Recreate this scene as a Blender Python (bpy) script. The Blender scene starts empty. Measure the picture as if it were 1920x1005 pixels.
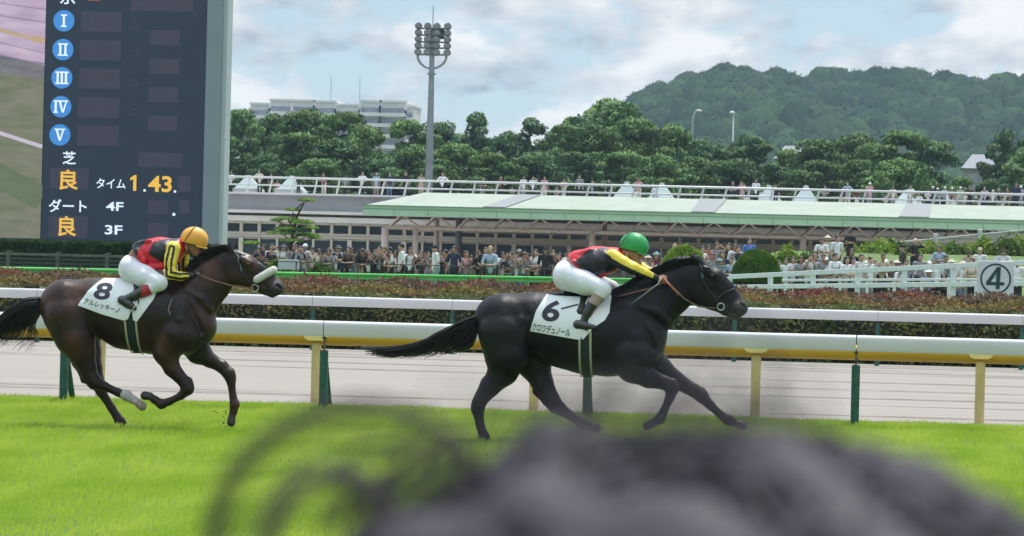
import bpy, math, random
import numpy as np
from mathutils import Vector, Matrix, Euler

random.seed(7); RNG = np.random.default_rng(7)
scene = bpy.context.scene
R = math.radians
PI = math.pi

# ------------------------------------------------------------------ camera, world, sun, exposure
FPX, CX, CY = 6400.0, 960.0, 502.5          # focal length and centre in pixels of the 1920 px wide photograph
YAW, ROLL, EYE = R(6.0), R(1.45), 1.84
cam_d = bpy.data.cameras.new('camera'); cam = bpy.data.objects.new('camera', cam_d)
scene.collection.objects.link(cam); scene.camera = cam
cam_d.sensor_width = 36.0; cam_d.lens = FPX / 1920 * 36.0
cam_d.clip_start = 0.05; cam_d.clip_end = 20000
cam_d.dof.use_dof = True; cam_d.dof.focus_distance = 36.0; cam_d.dof.aperture_fstop = 20.0
CAMR = (Matrix.Rotation(YAW, 3, 'Z') @ Matrix.Rotation(R(90) - 7.5 / FPX, 3, 'X') @ Matrix.Rotation(ROLL, 3, 'Z'))
cam.matrix_world = Matrix.Translation((0, 0, EYE)) @ CAMR.to_4x4()

SUN_EL, SUN_AZ = R(66), R(24)               # sun beyond the track, a little to the right (azimuth from +Y towards +X)
w = bpy.data.worlds.new('World'); scene.world = w; w.use_nodes = True
nt = w.node_tree; N = nt.nodes; L = nt.links
bg = N['Background']; bg.inputs[1].default_value = 0.15
sky = N.new('ShaderNodeTexSky'); sky.sky_type = 'NISHITA'; sky.sun_disc = False
sky.sun_elevation = SUN_EL; sky.sun_rotation = SUN_AZ; sky.air_density = 1.0; sky.dust_density = 0.4; sky.ozone_density = 1.2
tc = N.new('ShaderNodeTexCoord'); mp = N.new('ShaderNodeMapping'); mp.inputs['Scale'].default_value = (21, 21, 44)
mp.inputs['Location'].default_value = (3.1, 0.7, 0.4)
n1 = N.new('ShaderNodeTexNoise'); n1.inputs['Scale'].default_value = 1.5; n1.inputs['Detail'].default_value = 9; n1.inputs['Roughness'].default_value = 0.55
n1.inputs['Distortion'].default_value = 0.25
cr = N.new('ShaderNodeValToRGB'); cr.color_ramp.elements[0].position = 0.42; cr.color_ramp.elements[1].position = 0.53
n2 = N.new('ShaderNodeTexNoise'); n2.inputs['Scale'].default_value = 1.5; n2.inputs['Detail'].default_value = 7
mp2 = N.new('ShaderNodeMapping'); mp2.inputs['Scale'].default_value = (21, 21, 46); mp2.inputs['Location'].default_value = (3.1, 0.7, 0.12)
cc = N.new('ShaderNodeValToRGB'); cc.color_ramp.elements[0].position = 0.36; cc.color_ramp.elements[1].position = 0.62
cc.color_ramp.elements[0].color = (2.35, 2.85, 3.4, 1); cc.color_ramp.elements[1].color = (5.9, 6.0, 6.05, 1)
mx = N.new('ShaderNodeMixRGB')
L.new(tc.outputs['Generated'], mp.inputs[0]); L.new(mp.outputs[0], n1.inputs['Vector']); L.new(n1.outputs[0], cr.inputs[0])
L.new(tc.outputs['Generated'], mp2.inputs[0]); L.new(mp2.outputs[0], n2.inputs['Vector']); L.new(n2.outputs[0], cc.inputs[0])
L.new(cr.outputs[0], mx.inputs[0]); veil = N.new('ShaderNodeMixRGB'); veil.inputs[0].default_value = 0.72; veil.inputs[2].default_value = (2.5, 3.55, 4.45, 1)
L.new(sky.outputs[0], veil.inputs[1]); L.new(veil.outputs[0], mx.inputs[1]); L.new(cc.outputs[0], mx.inputs[2]); sep = N.new('ShaderNodeSeparateXYZ'); zr_ = N.new('ShaderNodeMapRange'); zr_.inputs[1].default_value = 0.3; zr_.inputs[2].default_value = 0.9; zr_.inputs[3].default_value = 1.0; zr_.inputs[4].default_value = 2.5
vm = N.new('ShaderNodeVectorMath'); vm.operation = 'SCALE'       # cloud cover brightens towards the zenith
L.new(tc.outputs['Generated'], sep.inputs[0]); L.new(sep.outputs[2], zr_.inputs[0]); L.new(mx.outputs[0], vm.inputs[0]); L.new(zr_.outputs[0], vm.inputs['Scale']); L.new(vm.outputs[0], bg.inputs[0])

sun_d = bpy.data.lights.new('sun', 'SUN'); sun_d.energy = 3.5; sun_d.angle = R(1.2); sun_d.color = (1, 0.955, 0.88)
sun = bpy.data.objects.new('sun', sun_d); scene.collection.objects.link(sun)
sdir = Vector((math.sin(SUN_AZ) * math.cos(SUN_EL), math.cos(SUN_AZ) * math.cos(SUN_EL), math.sin(SUN_EL)))
sun.rotation_euler = sdir.to_track_quat('Z', 'Y').to_euler(); sun.location = (0, 30, 40)
scene.view_settings.view_transform = 'Standard'; scene.view_settings.look = 'None'
scene.view_settings.gamma = 1.0; scene.view_settings.use_curve_mapping = False
scene.view_settings.exposure = 0.12
scene.cycles.max_bounces = 6; scene.cycles.transparent_max_bounces = 8; scene.cycles.volume_bounces = 0
scene.cycles.use_denoising = True

def at(px, py, Y):
    """point of the world plane Y seen at pixel (px, py) of the photograph"""
    d = CAMR @ Vector(((px - CX) / FPX, -(py - CY) / FPX, -1.0))
    t = Y / d.y
    return Vector((d.x * t, Y, EYE + d.z * t))
def proj(p):
    q = CAMR.transposed() @ (Vector(p) - Vector((0, 0, EYE)))
    return (CX + FPX * q.x / -q.z, CY - FPX * q.y / -q.z)

# ------------------------------------------------------------------ naming, linking
C = scene.collection
def tag(o, label=None, cat=None, group=None, kind=None):
    if label: o['label'] = label
    if cat: o['category'] = cat
    if group: o['group'] = group
    if kind: o['kind'] = kind
    return o
def empty(name, loc=(0, 0, 0), rz=0.0):
    o = bpy.data.objects.new(name, None); C.objects.link(o); o.location = loc; o.rotation_euler = (0, 0, rz)
    o.empty_display_size = 0.1
    return o
def link_mesh(name, me, mats=None, parent=None, smooth=False):
    o = bpy.data.objects.new(name, me); C.objects.link(o)
    if mats is not None:
        for m in (mats if isinstance(mats, (list, tuple)) else [mats]): me.materials.append(m)
    if parent is not None: o.parent = parent
    if smooth: me.shade_smooth()
    return o
def np_mesh(name, v, f, mi=None):
    """v (n,3); f (m,k) equal-size faces"""
    me = bpy.data.meshes.new(name); v = np.asarray(v, np.float32); f = np.asarray(f, np.int32); k = f.shape[1]
    me.vertices.add(len(v)); me.vertices.foreach_set('co', v.ravel())
    me.loops.add(f.size); me.loops.foreach_set('vertex_index', f.ravel())
    me.polygons.add(len(f)); me.polygons.foreach_set('loop_start', np.arange(len(f), dtype=np.int32) * k)
    try: me.polygons.foreach_set('loop_total', np.full(len(f), k, np.int32))
    except Exception: pass
    if mi is not None: me.polygons.foreach_set('material_index', np.asarray(mi, np.int32))
    me.update(calc_edges=True)
    return me
def copy_tree(o, parent=None):
    c = o.copy(); C.objects.link(c); c.parent = parent
    for ch in o.children: copy_tree(ch, c)
    return c

class MB:
    """collects simple solids into one mesh"""
    def __init__(s): s.v = []; s.f = []
    def add(s, vs, fs):
        n = len(s.v); s.v += [tuple(p) for p in vs]; s.f += [tuple(i + n for i in f) for f in fs]; return s
    def box(s, c, d, rot=None, bev=0.0):
        hx, hy, hz = d[0] / 2, d[1] / 2, d[2] / 2; vs = []
        if bev > 0:
            b = min(bev, hx * .9, hy * .9, hz * .9)
            # chamfered box: 24 verts
            import itertools
            bm_v = []; idx = {}
            for sx, sy, sz in itertools.product((-1, 1), repeat=3):
                for ax in range(3):
                    p = [sx * (hx - b), sy * (hy - b), sz * (hz - b)]
                    p[ax] = (sx * hx, sy * hy, sz * hz)[ax]
                    idx[(sx, sy, sz, ax)] = len(bm_v); bm_v.append(p)
            fs = []
            def q(*k): fs.append([idx[i] for i in k])
            for a in range(3):
                b1, c1 = (a + 1) % 3, (a + 2) % 3
                for sa in (-1, 1):
                    def K(sb, sc, ax):
                        t = [0, 0, 0]; t[a] = sa; t[b1] = sb; t[c1] = sc; return (*t, ax)
                    o = [K(-1, -1, a), K(1, -1, a), K(1, 1, a), K(-1, 1, a)]
                    q(*(o if sa > 0 else o[::-1]))
                for sb in (-1, 1):
                    for sc in (-1, 1):   # edge chamfers running along axis a
                        def K2(s_a, ax):
                            t = [0, 0, 0]; t[a] = s_a; t[b1] = sb; t[c1] = sc; return (*t, ax)
                        o = [K2(-1, b1), K2(1, b1), K2(1, c1), K2(-1, c1)]
                        q(*(o if sb * sc > 0 else o[::-1]))
            for sx, sy, sz in itertools.product((-1, 1), repeat=3):
                o = [(sx, sy, sz, 0), (sx, sy, sz, 1), (sx, sy, sz, 2)]
                q(*(o if sx * sy * sz > 0 else o[::-1]))
            vs = bm_v
        else:
            vs = [(x * hx, y * hy, z * hz) for z in (-1, 1) for y in (-1, 1) for x in (-1, 1)]
            fs = [(0, 2, 3, 1), (4, 5, 7, 6), (0, 1, 5, 4), (2, 6, 7, 3), (0, 4, 6, 2), (1, 3, 7, 5)]
        M = rot if rot is not None else Matrix.Identity(3)
        s.add([M @ Vector(p) + Vector(c) for p in vs], fs); return s
    def tube(s, pts, r, n=8, cap=True, r2=None, up=None):
        pts = [Vector(p) for p in pts]; m = len(pts); base = len(s.v)
        rad = (lambda i: r if r2 is None else r + (r2 - r) * i / (m - 1)) if not isinstance(r, (list, tuple)) else (lambda i: r[i])
        u = None
        for i, p in enumerate(pts):
            t = (pts[min(i + 1, m - 1)] - pts[max(i - 1, 0)])
            if t.length < 1e-9: t = Vector((0, 0, 1))
            t.normalize()
            if u is None:
                a = Vector(up) if up else (Vector((0, 0, 1)) if abs(t.z) < .9 else Vector((1, 0, 0)))
                u = (a - t * a.dot(t)).normalized()
            else: u = (u - t * u.dot(t)).normalized()
            w_ = t.cross(u)
            for k in range(n):
                a = 2 * PI * (k + .5) / n
                s.v.append(tuple(p + (u * math.cos(a) + w_ * math.sin(a)) * rad(i)))
        for i in range(m - 1):
            for k in range(n):
                a = base + i * n + k; b = base + i * n + (k + 1) % n
                s.f.append((a, b, b + n, a + n))
        if cap:
            s.f.append(tuple(base + k for k in range(n))[::-1]); s.f.append(tuple(base + (m - 1) * n + k for k in range(n)))
        return s
    def bar(s, a, b, w_, h, bev=0.0):
        a = Vector(a); b = Vector(b); d = b - a; ln = d.length; x = d.normalized()
        z = Vector((0, 0, 1)) if abs(x.z) < .95 else Vector((0, 1, 0))
        y = z.cross(x).normalized(); z = x.cross(y)
        M = Matrix((x, y, z)).transposed()
        return s.box((a + b) / 2, (ln, w_, h), M, bev)
    def extr(s, poly, t, fn):
        """extrude a 2D polygon by t through fn(u, v, depth)->point"""
        n = len(poly)
        s.add([fn(u, v, 0) for u, v in poly] + [fn(u, v, t) for u, v in poly],
              [tuple(range(n)), tuple(range(n, 2 * n))[::-1]] + [(i, n + i, n + (i + 1) % n, (i + 1) % n)[::-1] for i in range(n)])
        return s
    def ico(s, c, r, sub=2, sc=(1, 1, 1)):
        import bmesh
        bm = bmesh.new(); bmesh.ops.create_icosphere(bm, subdivisions=sub, radius=r)
        s.add([Vector((p.co.x * sc[0], p.co.y * sc[1], p.co.z * sc[2])) + Vector(c) for p in bm.verts], [[q.index for q in f.verts] for f in bm.faces]); bm.free(); return s
    def build(s, name, m, parent=None, smooth=False, off=None):
        me = bpy.data.meshes.new(name)
        vs = s.v if off is None else [tuple(Vector(p) - Vector(off)) for p in s.v]
        me.from_pydata(vs, [], s.f); me.update()
        import bmesh
        bm = bmesh.new(); bm.from_mesh(me); bmesh.ops.recalc_face_normals(bm, faces=bm.faces); bm.to_mesh(me); bm.free()
        o = link_mesh(name, me, m, parent, smooth)
        return o

# ------------------------------------------------------------------ materials
def mat(name, col, rough=0.6, metal=0.0, var=0.0, scale=3.0, col2=None, bump=0.0, bscale=40.0, spec=None, trans=0.0, coat=0.0,
        sheen=0.0, emit=None, estr=0.0, stretch=(1, 1, 1), detail=5, objrand=0.0, alpha=1.0, ramp=(0.35, 0.65), dirt=0.0):
    m = bpy.data.materials.new(name); m.use_nodes = True; t = m.node_tree; n = t.nodes; l = t.links
    b = n['Principled BSDF']; b.inputs['Roughness'].default_value = rough; b.inputs['Metallic'].default_value = metal
    b.inputs['Base Color'].default_value = (*col, 1)
    if spec is not None: b.inputs['Specular IOR Level'].default_value = spec
    if coat: b.inputs['Coat Weight'].default_value = coat; b.inputs['Coat Roughness'].default_value = 0.08
    if sheen: b.inputs['Sheen Weight'].default_value = sheen
    if emit: b.inputs['Emission Color'].default_value = (*emit, 1); b.inputs['Emission Strength'].default_value = estr
    src = None
    if var or col2:
        tcn = n.new('ShaderNodeTexCoord'); mpn = n.new('ShaderNodeMapping'); mpn.inputs['Scale'].default_value = stretch
        nz = n.new('ShaderNodeTexNoise'); nz.inputs['Scale'].default_value = scale; nz.inputs['Detail'].default_value = detail
        rp = n.new('ShaderNodeValToRGB'); rp.color_ramp.elements[0].position = ramp[0]; rp.color_ramp.elements[1].position = ramp[1]
        c2 = col2 if col2 else tuple(min(1, c * (1 + var)) for c in col)
        c1 = col if col2 else tuple(c * (1 - var) for c in col)
        rp.color_ramp.elements[0].color = (*c1, 1); rp.color_ramp.elements[1].color = (*c2, 1)
        l.new(tcn.outputs['Object'], mpn.inputs[0]); l.new(mpn.outputs[0], nz.inputs['Vector']); l.new(nz.outputs[0], rp.inputs[0])
        src = rp.outputs[0]
    if objrand:
        oi = n.new('ShaderNodeObjectInfo'); mr = n.new('ShaderNodeMapRange'); mr.inputs[3].default_value = 1 - objrand; mr.inputs[4].default_value = 1 + objrand
        hs = n.new('ShaderNodeHueSaturation'); l.new(oi.outputs['Random'], mr.inputs[0]); l.new(mr.outputs[0], hs.inputs['Value'])
        if src: l.new(src, hs.inputs['Color'])
        else: hs.inputs['Color'].default_value = (*col, 1)
        src = hs.outputs[0]
    if src: l.new(src, b.inputs['Base Color'])
    if bump:
        tb = n.new('ShaderNodeTexCoord'); nb = n.new('ShaderNodeTexNoise'); nb.inputs['Scale'].default_value = bscale; nb.inputs['Detail'].default_value = 4
        mb = n.new('ShaderNodeMapping'); mb.inputs['Scale'].default_value = stretch
        bp = n.new('ShaderNodeBump'); bp.inputs['Strength'].default_value = bump; bp.inputs['Distance'].default_value = 0.02
        l.new(tb.outputs['Object'], mb.inputs[0]); l.new(mb.outputs[0], nb.inputs['Vector']); l.new(nb.outputs[0], bp.inputs['Height']); l.new(bp.outputs[0], b.inputs['Normal'])
    if trans:
        tr = n.new('ShaderNodeBsdfTranslucent'); ms = n.new('ShaderNodeMixShader'); ms.inputs[0].default_value = trans
        if src: l.new(src, tr.inputs[0])
        else: tr.inputs[0].default_value = (*col, 1)
        l.new(b.outputs[0], ms.inputs[1]); l.new(tr.outputs[0], ms.inputs[2]); l.new(ms.outputs[0], n['Material Output'].inputs[0])
    return m

# ------------------------------------------------------------------ smooth solid modelling (distance fields, meshed by surface nets)
def cap(p0, r0, p1, r1, ys=1.0, k=0.03, sub=False): return dict(t='c', a=np.array(p0, float), b=np.array(p1, float), r0=r0, r1=r1, ys=ys, k=k, sub=sub)
def ell(c, r, ang=0.0, k=0.03, sub=False): return dict(t='e', a=np.array(c, float), r=np.array(r, float), ang=ang, k=k, sub=sub)
class Field: pass
def field(prims, res):
    lo = np.full(3, 1e9); hi = -lo
    for p in prims:
        if p['sub']: continue
        if p['t'] == 'c':
            m = max(p['r0'], p['r1']) * max(1, p['ys']); lo = np.minimum(lo, np.minimum(p['a'], p['b']) - m); hi = np.maximum(hi, np.maximum(p['a'], p['b']) + m)
        else:
            m = max(p['r'][0], p['r'][2]); mm = np.array([m, p['r'][1], m]); lo = np.minimum(lo, p['a'] - mm); hi = np.maximum(hi, p['a'] + mm)
    lo = lo - 0.03 - 3 * res; hi = hi + 0.03 + 3 * res
    n = np.ceil((hi - lo) / res).astype(int) + 1
    F = np.full(n, 0.5, np.float32)
    for p in prims:
        k = p['k']; mg = k + 3 * res
        if p['t'] == 'c':
            m = max(p['r0'], p['r1']) * max(1, p['ys']) + mg; bl = np.minimum(p['a'], p['b']) - m; bh = np.maximum(p['a'], p['b']) + m
        else:
            m = max(p['r'][0], p['r'][2]); mm = np.array([m, p['r'][1], m]) + mg; bl = p['a'] - mm; bh = p['a'] + mm
        i0 = np.clip(np.floor((bl - lo) / res).astype(int), 0, n); i1 = np.clip(np.ceil((bh - lo) / res).astype(int) + 1, 0, n)
        if (i1 <= i0).any(): continue
        xs = lo[0] + res * np.arange(i0[0], i1[0]); ys_ = lo[1] + res * np.arange(i0[1], i1[1]); zs = lo[2] + res * np.arange(i0[2], i1[2])
        X, Y, Z = np.meshgrid(xs, ys_, zs, indexing='ij')
        if p['t'] == 'c':
            d = p['b'] - p['a']; L2 = max(d @ d, 1e-12)
            t = np.clip(((X - p['a'][0]) * d[0] + (Y - p['a'][1]) * d[1] + (Z - p['a'][2]) * d[2]) / L2, 0, 1)
            vx = X - p['a'][0] - t * d[0]; vy = (Y - p['a'][1] - t * d[1]) / p['ys']; vz = Z - p['a'][2] - t * d[2]
            D = np.sqrt(vx * vx + vy * vy + vz * vz) - (p['r0'] + (p['r1'] - p['r0']) * t)
        else:
            ca, sa = math.cos(p['ang']), math.sin(p['ang']); x = X - p['a'][0]; z = Z - p['a'][2]
            D = (np.sqrt(((x * ca + z * sa) / p['r'][0]) ** 2 + ((Y - p['a'][1]) / p['r'][1]) ** 2 + ((-x * sa + z * ca) / p['r'][2]) ** 2) - 1) * min(p['r'])
        S = F[i0[0]:i1[0], i0[1]:i1[1], i0[2]:i1[2]]
        if p['sub']:
            h = np.clip(.5 - .5 * (S + D) / k, 0, 1); S[...] = S * (1 - h) + (-D) * h + k * h * (1 - h)
        else:
            h = np.clip(.5 + .5 * (D - S) / k, 0, 1); S[...] = D * (1 - h) + S * h - k * h * (1 - h)
    f = Field(); f.F = F; f.lo = lo; f.res = res; f.n = n
    return f
def nets(f, name='m'):
    F = f.F; nx, ny, nz = F.shape; s = F < 0
    cs = np.zeros((nx - 1, ny - 1, nz - 1), int)
    for dx in (0, 1):
        for dy in (0, 1):
            for dz in (0, 1): cs += s[dx:nx - 1 + dx, dy:ny - 1 + dy, dz:nz - 1 + dz]
    cells = np.argwhere((cs > 0) & (cs < 8)); idx = np.full(cs.shape, -1, np.int64); idx[tuple(cells.T)] = np.arange(len(cells))
    acc = np.zeros((len(cells), 3)); cnt = np.zeros(len(cells))
    cor = [(a, b, c) for a in (0, 1) for b in (0, 1) for c in (0, 1)]
    for a in cor:
        for ax in range(3):
            if a[ax]: continue
            b = list(a); b[ax] = 1
            va = F[cells[:, 0] + a[0], cells[:, 1] + a[1], cells[:, 2] + a[2]]; vb = F[cells[:, 0] + b[0], cells[:, 1] + b[1], cells[:, 2] + b[2]]
            m = (va < 0) != (vb < 0); t = np.where(m, va / np.where(m, va - vb, 1), 0)
            pt = np.repeat(np.array(a, float)[None], len(cells), 0); pt[:, ax] = t
            acc[m] += pt[m]; cnt[m] += 1
    V = (cells + acc / cnt[:, None]) * f.res + f.lo
    Q = []
    for ax in range(3):
        sl0 = [slice(1, -1)] * 3; sl1 = [slice(1, -1)] * 3; sl0[ax] = slice(0, -1); sl1[ax] = slice(1, None)
        A = s[tuple(sl0)]; B = s[tuple(sl1)]
        for flip in (False, True):
            e = np.argwhere((A & ~B) if not flip else (~A & B))
            if not len(e): continue
            off = np.ones(3, int); off[ax] = 0; e = e + off
            u, v = (ax + 1) % 3, (ax + 2) % 3
            def g(du, dv):
                c = e.copy(); c[:, u] -= du; c[:, v] -= dv; return idx[c[:, 0], c[:, 1], c[:, 2]]
            q = np.stack([g(1, 1), g(0, 1), g(0, 0), g(1, 0)], 1)
            Q.append(q if not flip else q[:, ::-1])
    return V, np.concatenate(Q)
def sculpt(name, prims, res, mats, parent=None, region=None, cut=None, relax=1):
    """region(face_centres)->material index; cut(face_centres)->bool mask of faces kept"""
    f = field(prims, res); V, Q = nets(f)
    for _ in range(relax):      # light smoothing
        acc = np.zeros_like(V); cnt = np.zeros(len(V))
        for a, b in ((0, 1), (1, 2), (2, 3), (3, 0)):
            np.add.at(acc, Q[:, a], V[Q[:, b]]); np.add.at(acc, Q[:, b], V[Q[:, a]]); np.add.at(cnt, Q[:, a], 1); np.add.at(cnt, Q[:, b], 1)
        V = V * .5 + .5 * acc / np.maximum(cnt, 1)[:, None]
    if cut is not None:
        keep = cut(V[Q].mean(1)); Q = Q[keep]; used = np.unique(Q); mp_ = np.full(len(V), -1); mp_[used] = np.arange(len(used)); V = V[used]; Q = mp_[Q]
    mi = region(V[Q].mean(1)) if region is not None else None
    o = link_mesh(name, np_mesh(name, V, Q, mi), mats, parent, True)
    return o, f
def fval(f, P):
    q = (np.asarray(P) - f.lo) / f.res; i = np.clip(np.floor(q).astype(int), 0, np.array(f.F.shape) - 2); t = np.clip(q - i, 0, 1); r = 0
    for dx in (0, 1):
        for dy in (0, 1):
            for dz in (0, 1):
                w_ = (t[:, 0] if dx else 1 - t[:, 0]) * (t[:, 1] if dy else 1 - t[:, 1]) * (t[:, 2] if dz else 1 - t[:, 2])
                r = r + w_ * f.F[i[:, 0] + dx, i[:, 1] + dy, i[:, 2] + dz]
    return r
def side(fields, xz, off=0.008, y0=-0.6, y1=0.05, miss=None):
    """y of the near (-Y) surface of the solid at each (x, z)"""
    xz = np.asarray(xz, float); y = np.full(len(xz), y0); done = np.zeros(len(xz), bool)
    fs = fields if isinstance(fields, (list, tuple)) else [fields]
    for yy in np.arange(y0, y1, 0.004):
        P = np.column_stack([xz[:, 0], np.full(len(xz), yy), xz[:, 1]])
        v = np.min([fval(f, P) for f in fs], 0)
        hit = (v < off) & ~done; y[hit] = yy; done |= hit
        if done.all(): break
    y[~done] = (y1 if miss is None else miss)
    return y
def inpoly(x, z, poly):
    r = np.zeros(len(x), bool); n = len(poly)
    for i in range(n):
        x0, z0 = poly[i]; x1, z1 = poly[(i + 1) % n]
        c = ((z0 > z) != (z1 > z)) & (x < (x1 - x0) * (z - z0) / (z1 - z0 + 1e-12) + x0); r ^= c
    return r

# text as mesh data
_font_cache = {}
def text_mesh(txt, size=1.0, depth=0.0, bold=0.0, res=3):
    cu = bpy.data.curves.new('txt', 'FONT'); cu.body = txt; cu.size = size; cu.align_x = 'CENTER'; cu.align_y = 'CENTER'
    cu.extrude = depth; cu.offset = bold; cu.resolution_u = res
    ob = bpy.data.objects.new('txt', cu); C.objects.link(ob)
    dg = bpy.context.evaluated_depsgraph_get(); me = bpy.data.meshes.new_from_object(ob.evaluated_get(dg))
    bpy.data.objects.remove(ob); bpy.data.curves.remove(cu)
    me.materials.clear()
    return me
def fit_mesh(me, w_, h, subdiv=None):
    """centre a text mesh and scale it to w x h; optionally cut it fine so that it can follow a curved surface"""
    import bmesh
    co = np.array([v.co[:] for v in me.vertices]); lo = co.min(0); hi = co.max(0); c = (lo + hi) / 2; s = (w_ / max(hi[0] - lo[0], 1e-6), h / max(hi[1] - lo[1], 1e-6))
    for v in me.vertices: v.co = ((v.co.x - c[0]) * s[0], (v.co.y - c[1]) * s[1], v.co.z)
    if subdiv:
        bm = bmesh.new(); bm.from_mesh(me); bmesh.ops.triangulate(bm, faces=bm.faces)
        for _ in range(4):
            es = [e for e in bm.edges if e.calc_length() > subdiv]
            if not es: break
            bmesh.ops.subdivide_edges(bm, edges=es, cuts=1); bmesh.ops.triangulate(bm, faces=bm.faces)
        bm.to_mesh(me); bm.free()
    return me
# ================================================================== ground, courses, rails, hedges
def sstep(a, b, x): t = np.clip((x - a) / (b - a), 0, 1); return t * t * (3 - 2 * t)
def zg(x, y):
    x = np.asarray(x, float); y = np.asarray(y, float)
    base = 0.75 * sstep(86, 109, y) + 0.3 * sstep(150, 200, y)
    right = sstep(-11, -3.5, x)
    return base + right * (0.65 * sstep(112, 127, y) + 1.35 * sstep(127, 152, y) - 2.0 * sstep(165, 195, y))
def leafmat(name, c1, c2, trans=0.3, scale=1.2, rough=0.7, objrand=0.0, ramp=(0.35, 0.65), spec=0.15):
    return mat(name, c1, rough, col2=c2, scale=scale, trans=trans, objrand=objrand, spec=spec, ramp=ramp)

m_ground = mat('infield_lawn', (0.055, 0.10, 0.02), 0.9, col2=(0.12, 0.19, 0.04), scale=0.6, bump=0.5, bscale=6)
m_turf = mat('turf_soil', (0.05, 0.105, 0.012), 0.95, col2=(0.10, 0.17, 0.02), scale=1.5)
m_dirt = mat('dirt_sand', (0.255, 0.228, 0.194), 0.95, col2=(0.30, 0.271, 0.236), scale=1.1, stretch=(0.10, 2.2, 1), detail=9, bump=0.9, bscale=2.2)

xs = np.concatenate([np.linspace(-1500, -120, 14), np.linspace(-100, 60, 81), np.linspace(90, 1500, 14)])
ys = np.concatenate([np.linspace(-100, 40, 8), np.linspace(44, 210, 84), np.linspace(230, 2300, 20)])
X, Y = np.meshgrid(xs, ys, indexing='ij'); Z = zg(X, Y)
V = np.column_stack([X.ravel(), Y.ravel(), Z.ravel()]); ny_ = len(ys)
ii, jj = np.meshgrid(np.arange(len(xs) - 1), np.arange(len(ys) - 1), indexing='ij'); a = (ii * ny_ + jj).ravel()
tag(link_mesh('ground', np_mesh('ground', V, np.column_stack([a, a + ny_, a + ny_ + 1, a + 1])), m_ground, smooth=True), kind='structure')
def sheet(name, x0, x1, y0, y1, z, m, n=1):
    xs = np.linspace(x0, x1, n + 1)
    v = [(x, y, z) for x in xs for y in (y0, y1)]; f = [(2 * i, 2 * i + 2, 2 * i + 3, 2 * i + 1) for i in range(n)]
    return tag(link_mesh(name, np_mesh(name, v, f), m), kind='structure')
sheet('turf_course', -400, 400, 4, 42.3, 0.004, m_turf)
sheet('dirt_course', -400, 400, 42.3, 69.0, 0.008, m_dirt)

# dark harrow lines and hoof scuffs raised a hair above the sand
rg = np.random.default_rng(3); V = []; F = []
for i in range(24):
    y = rg.uniform(43, 67); x = rg.uniform(-26, 8); ln = rg.uniform(3, 14); w_ = rg.uniform(.02, .06); k = len(V); m_ = 14
    for j in range(m_ + 1):
        t = j / m_; ww = w_ * math.sin(PI * min(max(t, .02), .98)) ; yy = y + 0.03 * math.sin(t * 7 + i); V += [(x + ln * t, yy - ww, .010), (x + ln * t, yy, .010 + .02 * math.sin(PI * t)), (x + ln * t, yy + ww, .010)]
    for j in range(m_):
        F += [(k + 3 * j, k + 3 * j + 3, k + 3 * j + 4, k + 3 * j + 1), (k + 3 * j + 1, k + 3 * j + 4, k + 3 * j + 5, k + 3 * j + 2)]
m_furrow = mat('furrow_sand', (0.235, 0.20, 0.178), 0.95, var=0.15, scale=2)  # furrow sand, slightly darker than the course around it
tag(link_mesh('harrow_line', np_mesh('hl', V, F), m_furrow, smooth=True), 'thin darker harrow furrows running along the pale sand', 'furrow', kind='stuff')

# ---------------- turf grass
def blades(n, xf, ymin, ymax, h, w_, seed, zf=None, lean=.35):
    g = np.random.default_rng(seed)
    y = ymin + (ymax - ymin) * g.random(n) ** 1.0
    lo, hi = xf(y); x = lo + (hi - lo) * g.random(n)
    patch = np.sin(x * 1.7 + np.sin(y * .9) * 2) * .5 + np.sin(x * .53 - y * .8) * .5 + .7 * np.sin(x * 4.1 + y * .7 + np.sin(x * 1.3) * 2) * np.sin(y * 1.1 + x * .6)
    hh = h * (0.65 + 0.6 * g.random(n)) * (1 + .18 * patch); a = g.random(n) * 2 * PI; ww = w_ * (0.7 + .6 * g.random(n))
    dx = np.cos(a) * ww; dy = np.sin(a) * ww * .4; la = g.random(n) * 2 * PI; lx = np.cos(la) * hh * lean * g.random(n) + .015; ly = np.sin(la) * hh * lean * g.random(n)
    z0 = np.zeros(n) if zf is None else zf(x, y)
    v = np.empty((n, 5, 3)); 
    v[:, 0] = np.column_stack([x - dx, y - dy, z0]); v[:, 1] = np.column_stack([x + dx, y + dy, z0])
    v[:, 2] = np.column_stack([x + dx * .8 + lx * .4, y + dy * .8 + ly * .4, z0 + hh * .6]); v[:, 3] = np.column_stack([x - dx * .8 + lx * .4, y - dy * .8 + ly * .4, z0 + hh * .6])
    v[:, 4] = np.column_stack([x + lx, y + ly, z0 + hh])
    b = np.arange(n) * 5
    f = np.concatenate([np.column_stack([b, b + 1, b + 2]), np.column_stack([b, b + 2, b + 3]), np.column_stack([b + 3, b + 2, b + 4])])
    return v.reshape(-1, 3), f
m_grass = mat('turf_blade', (0.30, 0.46, 0.034), 0.5, col2=(0.54, 0.66, 0.10), scale=0.8, stretch=(1.6, .45, 1), trans=0.42, spec=0.25, ramp=(.3, .7), detail=7)
v1, f1 = blades(210000, lambda y: (-.275 * y - 1.2, .06 * y + 1.2), 21.5, 42.1, 0.056, 0.0055, 11)
v2, f2 = blades(9000, lambda y: (-.275 * y - 1.2, .06 * y + 1.2), 40.8, 41.25, 0.075, 0.006, 12)
tag(link_mesh('grass', np_mesh('grass', np.concatenate([v1, v2]), np.concatenate([f1, f2 + len(v1)])), m_grass), 'bright green mown turf of the racing lane', 'grass', kind='stuff')

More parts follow.
